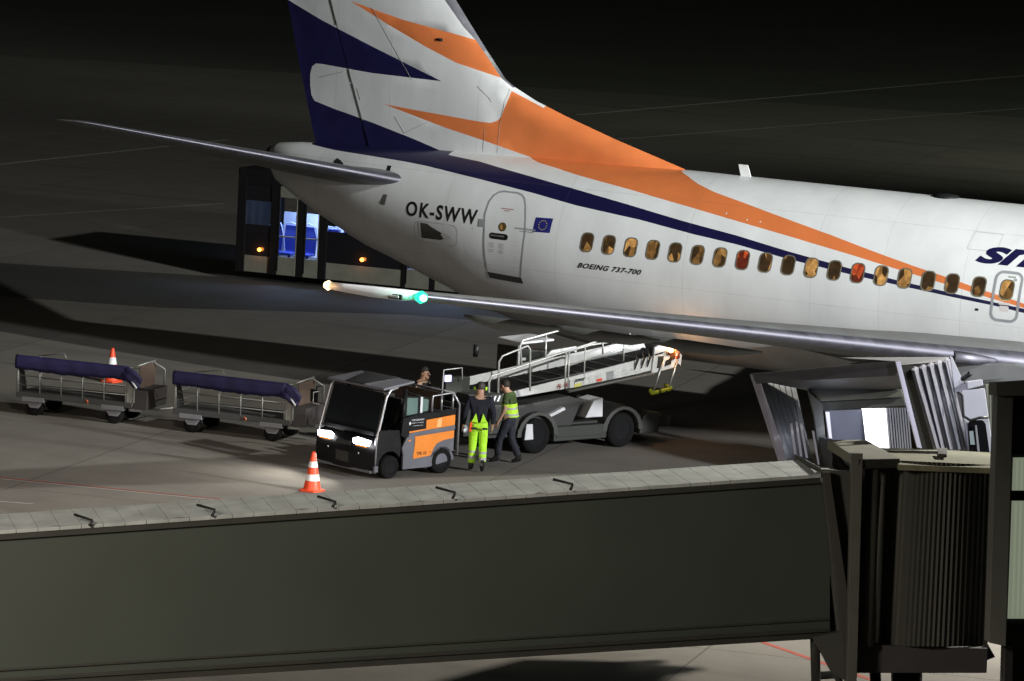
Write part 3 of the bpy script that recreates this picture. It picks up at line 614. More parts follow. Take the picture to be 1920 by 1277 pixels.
    MB().tube([(2.3, .75, .33), (3.0, .75, .33), (3.35, .75, .40)], [.035, .03, .03], 6).box((2.62, .3, .33), (.3, .03, .09)).build('drawbar', galv, t)
    MB().lathe([(0, .05), (.02, .04)], (1.62, -.03, .43), (0, -1, 0), 8).build('reflector', mat('amber_reflector', (.6, .12, .02), .2), t)
    return t
c1 = gp(65, 779); c1.z = 0
def place(c, ang, lx, ly): a = rad(ang); return V((c.x-lx*cos(a)+ly*sin(a), c.y-lx*sin(a)-ly*cos(a), 0))
cart(place(c1, 8, .42, .10), 8, 'grey-railed trailer with rolled navy cover, at far left beside the cone')
c2 = gp(360, 811)
cart(place(c2, 6, .42, .10), 6, 'grey-railed trailer with rolled navy cover, right behind the tow tractor')
# ------------------------------------------------------------------ tow tractor
TA = atan2(-.94, -.34); tp = gp(722, 896)
# local: x forward, y to the vehicle's left (the side seen), front-left wheel at (0, 0)
tr = thing('tow_tractor', (tp.x, tp.y, 0), TA, 'black, grey and orange tow tractor with both headlights shining', 'tow tractor'); tr.scale = (1, 1.22, .95)
tb = mat('tractor_black', (.005, .005, .006), .45, spec=.3); tg = mat('tractor_grey', (.12, .12, .14), .45); to_ = mat('tractor_orange', (.80, .24, .03), .4, scale=2); tsil = mat('tractor_silver', (.5, .5, .53), .3, .7)
def side(name, P, m, y=.06, th=.03, par=tr, bev=.008): return MB().prism([(x, y-th, z) for x, z in P], (0, th, 0)).build(name, m, par, bev)
# body side in (x,z): front wheel at x=0, rear wheel at x=-1.35, nose at .42, tail at -1.78
WID = 1.34
def arch(cx, R, a0, a1, n=8): return [(cx+R*cos(rad(a0+(a1-a0)*k/n)), .24+R*sin(rad(a0+(a1-a0)*k/n))) for k in range(n+1)]
lower = [(-.30, .16)]+[(-.33, .45), (-.28, .62), (-.36, .70), (-.46, .92), (-1.72, .98), (-1.74, .66)]+arch(-1.35, .34, 45, 172)+[(-1.70+.62, .16)]
lower = [(-.34, .16), (-.34, .46), (-.30, .60), (-.38, .74), (-.48, .90), (-1.66, .95), (-1.66, .45)]+arch(-1.35, .33, 20, 175)+[(-1.02, .16)]
for y in (.10, -WID+.02): MB().prism([(x, y-.04, z) for x, z in lower], (0, .04, 0)).build('side_panel', tg, tr, .008)
side('stripe_panel', [(-.62, .78), (-.60, .82), (-1.64, .88), (-1.64, .72), (-1.36, .69), (-1.20, .64), (-1.12, .55), (-1.04, .40), (-.58, .36), (-.62, .70)], to_, .112, .012)['label'] = 'orange lower side panel'
side('stripe_panel', [(-.46, .93), (-.90, .96), (-.90, 1.14), (-1.66, 1.20), (-1.66, 1.0), (-.9, .94)], to_, .106, .02)['label'] = 'orange upper side panel'
side('stripe_panel', [(-.46, .90), (-1.66, .97), (-1.66, 1.01), (-.46, .935)], to_, .104, .02)
side('trim_band', [(-.44, .83), (-1.66, .90), (-1.66, .985), (-.9, .935), (-.46, .90)], tg, .115, .02)
side('lamp_mark', [(-1.17, .97), (-1.29, .975), (-1.31, 1.16), (-1.19, 1.15)], mat('pale_orange', (.85, .42, .16), .4), .113, .01)
side('rear_side_black', [(-.40, .78), (-.48, .93), (-.90, .95), (-.90, 1.15), (-1.68, 1.21), (-1.68, 1.32), (-.86, 1.28), (-.30, 1.22), (-.26, .86)], tb, .10, .04)
m = MB().box((-1.1, -.62, .62), (1.12, 1.2, .75)); m.box((-1.28, -.62, 1.08), (.80, 1.2, .32)); m.build('rear_body', tb, tr, .02)
MB().box((-.5, -.62, .30), (1.0, 1.2, .14)).build('chassis', tb, tr, .01)
# nose with curved face
nose = MB(); arc = []
for k in range(9):
    yy = .08-k*(WID+.06)/8; arc.append((.47-.10*((k-4)/4)**2, yy))
for z0, z1, sh in ((.16, .78, 0),):
    vs_ = [(x, y, z0) for x, y in arc]+[(x+.02, y, (z0+z1)/2) for x, y in arc]+[(x-.02, y, z1) for x, y in arc]+[(x-.2, y, z1+.06) for x, y in arc]
    fs_ = [(j*9+i, j*9+i+1, (j+1)*9+i+1, (j+1)*9+i) for j in range(3) for i in range(8)]
    nose.add(vs_, fs_, True)
nose.prism([(.36, .08, .16), (.30, .08, .16), (.30, .08, .84), (.34, .08, .78)], (0, -.04, 0)).build('nose_panel', tb, tr)
MB().box((.44, -.60, .66), (.06, .34, .10)).box((.47, -.60, .38), (.04, .3, .22)).build('grille', mat('grille_black', (.03, .03, .03), .3), tr, .01)
for y in (-.22, -.95): MB().lathe([(0, .02), (.015, .015)], (.475, y, .50), (1, 0, 0), 8).build('bolt', tsil, tr)
side('front_quarter', [(.34, .16), (.34, .80), (.30, 1.0), (-.22, .98), (-.28, .70)]+[(.30*cos(rad(a)), .24+.32*sin(rad(a))) for a in (150, 125, 100, 75, 50, 25)]+[(.30, .16)], tb, .09, .05)
MB().box((.36, .09, .22), (.10, .04, .13)).box((.41, -.60, .155), (.1, 1.3, .05)).build('front_sill', tg, tr, .01)
# headlights (two, lit)
hl = mat('headlight_glow', (.9, .9, .9), .1, var=0, emit=(.93, .95, 1), es=14)
for y, dx in ((-.17, .0), (-1.03, .0)):
    hh = MB().prism([(.45, y-.17, .68), (.44, y+.17, .68), (.42, y+.2, .79), (.43, y-.1, .82), (.45, y-.2, .78)] if y > -.5 else [(.45, y+.17, .68), (.44, y-.17, .68), (.42, y-.2, .79), (.43, y+.1, .82), (.45, y+.2, .78)], (.04, 0, 0)).build('headlight', hl, tr, .01)
    MB().box((.475, y, .665), (.03, .24, .03)).build('indicator', mat('amber_lens', (.8, .25, .02), .2, emit=(1, .3, .02), es=.8), hh)
    l = bpy.data.lights.new('headlight_beam', 'SPOT'); l.energy = 260; l.spot_size = rad(110); l.spot_blend = 1; l.color = (1, .96, .86); l.shadow_soft_size = .05
    lo = bpy.data.objects.new('headlight_beam', l); C.objects.link(lo); lo.parent = tr; lo.location = (.56, y, .74); lo.rotation_euler = V((1, -.30, -.10)).to_track_quat('-Z', 'Y').to_euler()
# cab
win = mat('cab_glass', (.010, .012, .013), .06, var=0)
ws = MB().prism([(.28, .0, .90), (.28, -1.26, .90), (.10, -1.20, 1.74), (.10, -.03, 1.74)], (.012, 0, 0)).build('windscreen', win, tr)
for y in (.06, -1.30):
    MB().tube([(.35, y, .20), (.34, y, .80), (.29, y, .98), (.13, y*.98, 1.66), (.04, y*.98, 1.80), (-.15, y*.97, 1.85)], .026, 8).build('front_pillar', tsil, tr)
m = MB()
for y in (.05, -1.28): MB().tube([(-.32, y, .95), (-.36, y, 1.80)], .03, 6).tube([(-.98, y, 1.2), (-1.0, y, 1.55), (-.36, y, 1.76)], .02, 6).build('rear_pillar', tb, tr)
MB().prism([(.20, .06, 1.80), (.20, -1.30, 1.80), (-.62, -1.26, 1.90), (-.62, .04, 1.90)], (0, 0, .05)).build('roof', tg, tr, .02)
MB().prism([(.19, -.42, 1.853), (.19, -.86, 1.853), (-.61, -1.1, 1.952), (-.61, -.30, 1.952)], (0, 0, .012)).build('roof_window', mat('roof_glass', (.006, .006, .006), .2), tr)
side('rear_window', [(-.42, 1.26), (-.42, 1.62), (-.70, 1.60), (-.70, 1.28)], mat('pale_green_glass', (.12, .19, .17), .25), .06, .01)
side('rear_window', [(-.78, 1.30), (-.78, 1.58), (-.98, 1.56), (-.98, 1.32)], mat('pale_green_glass', (.12, .2, .18)), .06, .01)
side('window_bar', [(-.76, 1.29), (-.76, 1.62), (-.82, 1.62), (-.82, 1.29)], cwh, .07, .01)
side('rear_cab_panel', [(-.36, 1.2), (-.36, 1.80), (-.42, 1.80), (-.42, 1.66), (-1.0, 1.60), (-1.0, 1.26), (-.42, 1.24)], tb, .055, .03)
MB().box((-.55, -.62, .95), (.45, .5, .12)).prism([(-.72, -.87, 1.0), (-.72, -.37, 1.0), (-.86, -.37, 1.5), (-.86, -.87, 1.5)], (.1, 0, 0)).build('driver_seat', black, tr, .03)
m = MB(); m.tube([(.02+.14*cos(a)*.45, -.45+.19*sin(a), 1.12+.14*cos(a)) for a in [2*pi*k/16 for k in range(17)]], .016, 6); m.tube([(.02, -.45, 1.12), (.2, -.45, .95)], .03); m.build('steering_wheel', mat('wheel_grey', (.10, .10, .10), .5), tr)
MB().box((.2, -.62, .92), (.24, 1.2, .10)).build('dashboard', tb, tr, .02)
MB().tube([(.27, -1.34, 1.66), (.30, -1.44, 1.64), (.32, -1.46, 1.36)], .014, 6).box((.32, -1.48, 1.44), (.03, .16, .26)).build('mirror', tb, tr)
MB().tube([(.30, -1.36, 1.55), (.36, -1.46, 1.52), (.36, -1.46, 1.30), (.30, -1.36, 1.28)], .012, 6).build('grab_handle', tsil, tr)
m = MB(); m.tube([(-1.05, .08, 1.30), (-1.06, .08, 1.62), (-1.60, .08, 1.66), (-1.78, .08, 1.40), (-1.78, .08, .35)], .022, 8); m.tube([(-1.30, .08, 1.3), (-1.30, .08, 1.64)], .02, 6); m.tube([(-1.6, .08, 1.66), (-1.6, -1.3, 1.66)], .02); m.tube([(-1.6, -1.3, 1.66), (-1.78, -1.3, 1.4), (-1.78, -1.3, .35)], .02); m.tube([(-1.6, .08, 1.66), (-1.6, .08, 1.3)], .018); m.build('rear_guard', tsil, tr)
MB().prism([(-1.80, .08, .45), (-1.80, -1.3, .45), (-1.80, -1.3, 1.30), (-1.80, .08, 1.30)], (.04, 0, 0)).build('tail_plate', tg, tr)
MB().box((-1.45, -.6, 1.46), (.03, 1.1, .36)).build('luggage_rack_panel', brown, tr)
for x, R in ((0, .235), (-1.35, .27)):
    for y in (.02, -WID+.10): wheel(tr, x, y, R, .19)
for k, (x, z) in enumerate(((-.05, .86), (.05, 1.0), (-.25, 1.15), (.2, .55), (-.12, .7))): MB().lathe([(0, .012), (.01, .01)], (x, .092, z), (0, 1, 0), 8).build('bolt', tsil, tr)
def label_side(body, x0, x1, z0, z1, m, y=.1165, name='lettering'):
    P, Fc = text_polys(body, 0, .01); mb = MB(); mb.add([(x0+(x1-x0)*p[0], y, z0+(z1-z0)*p[1]) for p in P], Fc); return mb.build(name, m, tr)
label_side('PORTGROUND', -.52, -.84, 1.145, 1.178, cwh, .102); label_side('airport services', -.52, -.82, 1.09, 1.112, cwh, .102); label_side('www.portground.com', -.54, -.82, 1.035, 1.052, cwh, .102)
label_side('TPE 10', -.66, -.92, .43, .50, tb, .1145); label_side('e-tractor', -.98, -1.05+.0, .47, .485, tb, .1145)
MB().prism([(-.44, .103, 1.10), (-.47, .103, 1.145), (-.50, .103, 1.10), (-.47, .103, 1.055)], (0, .002, 0)).build('emblem', cwh, tr)
MB().prism([(-.44, .103, .735), (-.48, .103, .775), (-.52, .103, .735)], (0, .002, 0)).build('emblem', to_, tr)
# ------------------------------------------------------------------ belt loader
LA = rad(65); lp = gp(1005, 851)
bl = thing('belt_loader', (lp.x, lp.y, 0), LA, 'white belt loader truck raised to the hold under the wing', 'belt loader')
lw = mat('loader_white', (.60, .60, .62), .45, scale=4); lg = mat('loader_chassis_shaded', (.028, .03, .026), .6); lrail = mat('loader_rail', (.62, .62, .62), .35, .3)  # chassis colour darkened to paint in the shadow over the lower loader
# local: x forward, y<0 would be the right; right wheel face at y=0, left side y=1.8
def bz(s): return 1.0+(s+1.1)*.118           # belt bed height
m = MB().box((1.1, .95, .45), (5.3, 1.5, .22)); m.box((1.1, .95, .28), (2.2, 1.2, .2)); m.box((1.15, .06, .34), (1.4, .12, .24)); m.build('chassis', lg, bl, .02)
def arch3(cx, R, R2, n=10):
    return [(cx+R2*cos(pi-pi*k/n), .36+R2*.92*sin(pi-pi*k/n)) for k in range(n+1)]+[(cx+R*cos(pi*k/n), .36+R*sin(pi*k/n)) for k in range(n+1)]
for cx in (0, 2.26):
    for y in (-.03, 1.6): MB().prism([(x, y, z) for x, z in arch3(cx, .43, .54)], (0, .3, 0)).build('fender', mat('fender_grey', (.05, .052, .045), .6), bl, .01)
    for y in (.12, 1.68): wheel(bl, cx, y, .36, .24)
MB().prism([(2.72, -.02, .26), (3.25, -.02, .26), (3.25, -.02, .68), (2.95, -.02, .72), (2.8, -.02, .6)], (0, 1.9, 0)).build('front_body', lg, bl, .02)
MB().prism([(.50, -.02, .30), (1.75, -.02, .30), (1.75, -.02, .52), (.50, -.02, .52)], (0, .3, 0)).build('side_box', lg, bl, .01)
MB().prism([(1.30, .05, .66), (1.76, .05, .66), (1.74, .05, 1.05), (1.50, .05, 1.0)], (0, .5, 0)).build('pump_housing', lw, bl, .01)
MB().prism([(.32, .02, .78), (.70, .02, .92), (.74, .02, .86), (.34, .02, .72)], (0, .5, 0)).build('step_plate', lw, bl, .01)
MB().prism([(-1.9, .0, .45), (-.55, .0, .45), (-.45, .0, .75), (-.5, .0, 1.02), (-1.9, .0, 1.12)], (0, .30, 0)).build('rear_body', lg, bl, .03)
MB().prism([(-.6, .12, .5), (1.0, .12, .5), (1.25, .12, 1.02), (.9, .12, 1.12), (-.6, .12, .96)], (0, 1.2, 0)).build('lower_body', mat('body_dark', (.025, .025, .023), .6), bl, .02)
m = MB()
for a_, b_ in (((1.28, .28, 1.1), (.95, .28, .6)), ((1.28, 1.2, 1.1), (.95, 1.2, .6))): m.tube([a_, b_], .04, 8)
m.tube([(1.12, .28, .85), (1.12, 1.2, .85)], .02); m.build('lift_arm', black, bl)
MB().box((-1.3, .95, .8), (1.3, 1.2, .6)).build('engine_cover', lg, bl, .03)
m = MB()
for k in range(7): m.prism([(-1.75+k*.11, -.012, 1.13), (-1.71+k*.11, -.012, 1.13), (-1.66+k*.11, -.012, 1.24), (-1.70+k*.11, -.012, 1.24)], (0, .01, 0))
m.build('warning_stripes', cwh, bl)
MB().prism([(-1.8, .0, 1.10), (-.95, .0, 1.10), (-.9, .0, 1.26), (-1.8, .0, 1.30)], (0, .8, 0)).build('bonnet', lg, bl, .02)
MB().lathe([(0, .02), (.02, .09), (.03, .07), (.01, .0)], (-1.9, -.02, .62), (0, -1, 0), 16).build('rear_lamp', galv, bl)
MB().prism([(-.33, -.02, .3), (-.1, -.02, .3), (-.14, -.02, .62), (-.3, -.02, .62)], (0, .2, 0)).build('mud_flap', lw, bl, .01)
# conveyor
e = MB(); S0, S1 = -1.25, 3.75
for y, nm in ((.30, 1), (1.25, 0)):
    a = [(.95, y, bz(.95)-.02+.02), (S1-.45, y, bz(S1-.45)), (S1-.45, y, bz(S1-.45)+.30), (-.7, y, bz(-.7)+.16), (-.7, y, bz(-.7)+.05)]
    e.prism(a, (0, .05, 0))
e.build('conveyor_side', lw, bl, .01)
MB().prism([(S0+.1, 1.25, bz(S0+.1)+.2), (S1-.5, 1.25, bz(S1-.5)+.2), (S1-.5, 1.25, bz(S1-.5)+.46), (S0+.1, 1.25, bz(S0+.1)+.40)], (0, .05, 0)).build('far_side_board', lw, bl, .01)
MB().lathe([(-.44, .0), (-.44, .10), (.44, .10), (.44, 0)], (S1+.02, .78, bz(S1)+.18), (0, 1, 0), 16).build('head_roller', rubber, bl)
MB().prism([(S1-.42, .245, bz(S1)+.0), (S1-.30, .245, bz(S1)+.0), (S1-.26, .245, bz(S1)+.24), (S1-.40, .245, bz(S1)+.24)], (0, -.02, 0)).build('latch_plate', mat('burnt_metal', (.06, .05, .05)), bl)
e = MB().prism([(S0, .35, bz(S0)+.17), (S1, .35, bz(S1)+.17), (S1, .35, bz(S1)+.24), (S0, .35, bz(S0)+.24)], (0, .88, 0)); e.build('belt', rubber, bl, .01)
for x0, x1 in ((1.02, 1.98), (2.18, 2.92)):
    q = MB().prism([(x0, .27, bz(x0)+.0), (x1, .27, bz(x1)+.0), (x1, .27, bz(x1)+.17), (x0, .27, bz(x0)+.17)], (0, .03, 0)).build('boom_panel', mat('loader_panel', (.58, .58, .60), .5, scale=9, var=.2), bl, .005)
    m = MB()
    for k in range(7): m.lathe([(0, .009), (.006, .006)], (x0+.12+k*.12, .268, bz(x0+.12+k*.12)+.05+.07*(k % 2)), (0, -1, 0), 6)
    m.build('bolt', black, q)
MB().prism([(1.98, .275, bz(2)+.0), (2.18, .275, bz(2.18)+.0), (2.18, .275, bz(2.18)+.17), (1.98, .275, bz(2)+.17)], (0, .03, 0)).build('boom_joint', seal, bl)
MB().prism([(.98, .33, bz(.98)-.06), (S1-.9, .33, bz(S1-.9)-.05), (S1-.9, .33, bz(S1-.9)), (.98, .33, bz(.98))], (0, .85, 0)).build('boom_beam', lg, bl, .01)
def tplate(name, x0, x1, zlo, zhi, m, y=.262): return MB().prism([(x0, y, bz(x0)+zlo), (x1, y, bz(x1)+zlo), (x1, y, bz(x1)+zhi), (x0, y, bz(x0)+zhi)], (0, .008, 0)).build(name, m, bl)
tplate('orange_reflector', 1.72, 1.87, .02, .07, cor); tplate('yellow_sticker', 1.14, 1.32, .0, .07, mat('sticker_yellow', (.6, .55, .15), .5))
P, Fc = text_polys('power', .5, .02); MB().add([(1.12+.30*p[0], .262, bz(1.12+.3*p[0])+.075+.09*p[1]) for p in P], Fc).build('lettering', black, bl)
for x0 in (.70, .88):
    m = MB()
    for k in range(4): m.tube([(x0-.02+.03*k, .262, bz(x0)+.06+.03*sin(k*2)), (x0+.02+.02*k, .262, bz(x0)+.13+.02*cos(k*3))], .008, 4)
    m.build('red_emblem', mat('emblem_red', (.30, .04, .03), .6), bl)
MB().tube([(.98, .25, bz(.98)-.06), (S1-.5, .25, bz(S1-.5)-.06)], .028, 8).build('boom_pipe', mat('pipe_grey', (.10, .10, .10), .5), bl)
m = MB()
for k in range(8):
    x = .1+k*.42; m.tube([(x, .34, bz(x)+.25), (x+.05, 1.22, bz(x)+.25)], .012, 5)
m.tube([(.1, .34, bz(.1)+.25), (3.1, .34, bz(3.1)+.25)], .012, 5); m.build('belt_roller_row', mat('pipe_grey', (.10, .10, .10)), bl)
MB().prism([(S1-.22, .238, bz(S1)+.02), (S1-.05, .238, bz(S1)+.06), (S1-.02, .238, bz(S1)+.2), (S1-.18, .238, bz(S1)+.15)], (0, -.006, 0)).build('head_opening', dark, bl)
MB().prism([(S1-.5, .238, bz(S1)+.26), (S1-.28, .238, bz(S1)+.30), (S1-.28, .238, bz(S1)+.33), (S1-.5, .238, bz(S1)+.29)], (0, -.006, 0)).build('head_slot', dark, bl)
MB().box((S1+.0, .30, bz(S1)+.40), (.20, .10, .12)).build('lamp_housing', black, bl, .02)
# boom head
MB().prism([(S1-.55, .25, bz(S1)-.12), (S1+.05, .25, bz(S1)-.02), (S1+.18, .25, bz(S1)+.06), (S1+.24, .25, bz(S1)+.0), (S1+.26, .25, bz(S1)+.24), (S1+.0, .25, bz(S1)+.42), (S1-.35, .25, bz(S1)+.48), (S1-.5, .25, bz(S1)+.42)], (0, .06, 0)).build('boom_head', lw, bl, .01)
MB().prism([(S1-.55, 1.22, bz(S1)-.12), (S1+.26, 1.22, bz(S1)+.0), (S1+.0, 1.22, bz(S1)+.42), (S1-.5, 1.22, bz(S1)+.42)], (0, .06, 0)).build('boom_head', lw, bl, .01)
tplate('orange_reflector', S1+.08, S1+.2, .16, .21, cor, .24)
m = MB()
for x in (S1-.28, S1+.12): MB().tube([(x, .22, bz(S1)+.14), (x-.24, .20, bz(S1)-.48)], .022, 8).build('bumper_arm', galv, bl)
foam = mat('yellow_foam', (.62, .78, .06), .7)
m = MB().tube([(S1-.52, .3, bz(S1)-.48), (S1-.55, .20, bz(S1)-.52), (S1-.08, .20, bz(S1)-.46), (S1-.02, .24, bz(S1)-.45), (S1+.02, .45, bz(S1)-.42)], .046, 10); m.build('foam_bumper', foam, bl)
m = MB()
for x in (S1-.38, S1-.20): m.tube([(x, .2, bz(S1)-.50), (x+.03, .2, bz(S1)-.495)], .050, 10)
m.build('bumper_strap', black, bl)
m = MB()
for k in range(9):
    a = random.uniform(0, 6.28); x = S1-.1+random.uniform(-.1, .16); m.tube([(x, .22, bz(S1)+.26), (x+.1*cos(a), .20, bz(S1)+.40+.06*sin(a)), (x+.12, .22, bz(S1)+.30), (x+.10, .23, bz(S1)+.16)], .012, 5)
m.build('cable_bundle', mat('copper_hose', (.20, .07, .03), .5), bl)
glowball('work_lamp', (S1-.10, .20, bz(S1)+.36), .05, (1, .62, .28), 22, bl, 0)
l = bpy.data.lights.new('work_light', 'POINT'); l.energy = 10; l.color = (1, .50, .18); l.shadow_soft_size = .05
lo = bpy.data.objects.new('work_light', l); C.objects.link(lo); lo.parent = bl; lo.location = (S1-.02, .12, bz(S1)+.38)
glowball('hold_lamp', (S1+.9, 1.3, 2.05), .05, (1, .5, .15), 5, bl, 1.2, (1, .45, .12), (0, -.15, -.05))
# hand rails, near and far
m = MB()
m.tube([(-1.05, .30, 1.02), (-1.07, .30, 1.48), (-1.0, .30, 1.60), (1.78, .30, 2.20), (1.86, .30, 2.18), (1.88, .30, 1.92)], .022, 8)
m.tube([(.0, .30, 1.25), (-.05, .30, 2.1), (-.12, .30, 2.17), (-.76, .30, 1.99), (-.84, .30, 1.88), (-.82, .30, 1.1)], .022, 8)
m.tube([(.92, .30, 1.25), (.90, .30, 2.0)], .022, 6); m.tube([(1.0, .30, 1.25), (.98, .30, 2.02)], .02, 6)
m.tube([(1.42, .30, 1.3), (1.40, .30, 2.1)], .014, 6); m.tube([(2.45, .30, 1.75), (2.45, .30, 2.02)], .016, 6)
m.tube([(1.0, .30, 1.72), (2.9, .30, 2.12), (3.0, .30, 2.10)], .018, 6)
m.build('hand_rail', lrail, bl)
m = MB()
m.tube([(.62, 1.3, 1.3), (.50, 1.3, 2.0), (.56, 1.3, 2.12), (1.82, 1.3, 2.34), (2.4, 1.3, 2.22)], .022, 8); m.tube([(.55, 1.3, 1.62), (2.4, 1.3, 1.95), (3.1, 1.3, 2.0)], .02, 6)
m.tube([(1.2, 1.3, 1.5), (1.18, 1.3, 2.2)], .018, 6)
m.tube([(2.95, 1.28, 1.85), (3.0, 1.28, 2.08), (2.95, 1.25, 2.12)], .012, 5); m.tube([(3.4, 1.28, 1.85), (3.45, 1.28, 2.1), (3.4, 1.25, 2.16)], .012, 5)
m.build('hand_rail', lrail, bl)
for s in (2.72, 2.9, 3.06): MB().tube([(s, .28, bz(s)+.5), (s+.05, .24, bz(s)+.28), (s+.0, .24, bz(s)+.12), (s+.12, .26, bz(s)+.35)], .016, 5).build('hose', black, bl)
# driver's cab on the left side
MB().prism([(.55, 1.4, 1.0), (.55, 1.4, 2.0), (.60, 1.4, 2.0), (.60, 1.4, 1.0)], (0, .05, 0)).build('cab_pillar', lw, bl, .01)
m = MB(); m.prism([(1.36, 1.4, 1.0), (1.30, 1.4, 1.75), (1.44, 1.4, 1.86), (2.1, 1.4, 1.92), (2.12, 1.4, 1.72), (2.04, 1.4, 1.82), (1.5, 1.4, 1.76), (1.42, 1.4, 1.0)], (0, .06, 0))
m.build('cab_frame', lw, bl, .01)
m = MB()
for k in range(4): m.box((.68, 1.42, 1.32+k*.13), (.16, .03, .06))
m.build('louvre', lw, bl, .01)
MB().prism([(.55, 1.42, .6), (2.1, 1.42, .6), (2.1, 1.42, 1.75), (.55, 1.42, 1.95)], (0, .7, 0)).build('cab', mat('cab_dark', (.02, .022, .02), .3), bl, .03)
MB().prism([(.55, 1.35, 2.02), (1.45, 1.35, 2.06), (1.42, 2.1, 2.08), (.55, 2.1, 2.04)], (0, 0, .05)).build('cab_roof', lw, bl, .02)
# control stand at the tail with its little screen
MB().tube([(-2.3, .25, .9), (-2.28, .25, 1.72), (-2.26, .27, 1.78), (-1.78, .3, 1.80), (-1.75, .3, 1.55)], .014, 6).build('stand_frame', lrail, bl)
MB().box((-1.78, .5, 1.42), (.62, .2, .34)).build('control_box', lg, bl, .02)
MB().box((-2.12, .30, 1.60), (.15, .05, .13)).build('display', mat('lit_display', (.02, .02, .02), .3, var=0, emit=(.55, .55, 1), es=2.2), bl, .01)
MB().tube([(-.98, .9, 1.9), (-.95, .9, 2.15)], [.05, .07], 8).build('beacon', black, bl)
# ------------------------------------------------------------------ people
def skin(name, chain, radii, edges, m, parent, root=0, sub=2):
    me = bpy.data.meshes.new(name+'_rig'); me.from_pydata([tuple(p) for p in chain], edges, []); o = bpy.data.objects.new(name+'_rig', me); C.objects.link(o)
    md = o.modifiers.new('k', 'SKIN'); md.use_smooth_shade = True; s2 = o.modifiers.new('u', 'SUBSURF'); s2.levels = sub; s2.render_levels = sub
    sv = me.skin_vertices[0].data
    for i, q in enumerate(radii): sv[i].radius = q if isinstance(q, tuple) else (q, q); sv[i].use_root = (i == root)
    bpy.context.view_layer.update(); dg = bpy.context.evaluated_depsgraph_get()
    out = bpy.data.meshes.new_from_object(o.evaluated_get(dg)); bpy.data.objects.remove(o); out.name = name
    return link(name, out, m, parent)
skinm = mat('skin', (.42, .24, .16), .6, scale=12, var=.1); hair = mat('dark_hair', (.02, .015, .012), .7, scale=20); navyc = mat('navy_cloth', (.006, .0065, .015), .9, scale=14, var=.3, bump=.5)
shoe = mat('black_boot', (.010, .010, .010), .6)
def banded(name, base, bands, top=None, band=(.42, .42, .42), axis=2):
    """cloth whose sewn-on bands follow the garment's height; top=(height, colour)"""
    m_ = bpy.data.materials.new(name); g = G(m_); N, L = g.N, g.L; b = N['Principled BSDF']; tc = N.new('ShaderNodeTexCoord'); sp = N.new('ShaderNodeSeparateXYZ'); L.new(tc.outputs['Object'], sp.inputs[0])
    z = sp.outputs[2]; col = base
    for z0, z1 in bands: col = g.mix(g.m('MULTIPLY', g.m('GREATER_THAN', z, z0), g.m('LESS_THAN', z, z1)), col, band)
    if top: col = g.mix(g.m('GREATER_THAN', z, top[0]), col, top[1])
    if isinstance(col, tuple): b.inputs['Base Color'].default_value = (*col, 1)
    else: L.new(col, b.inputs['Base Color'])
    b.inputs['Roughness'].default_value = .8
    n = N.new('ShaderNodeTexNoise'); n.inputs['Scale'].default_value = 9; n.inputs['Detail'].default_value = 4; L.new(tc.outputs['Object'], n.inputs['Vector'])
    bp = N.new('ShaderNodeBump'); bp.inputs['Strength'].default_value = .9; bp.inputs['Distance'].default_value = .04; L.new(n.outputs[0], bp.inputs['Height']); L.new(bp.outputs[0], b.inputs['Normal'])
    return m_
HV = (.42, .80, .03)
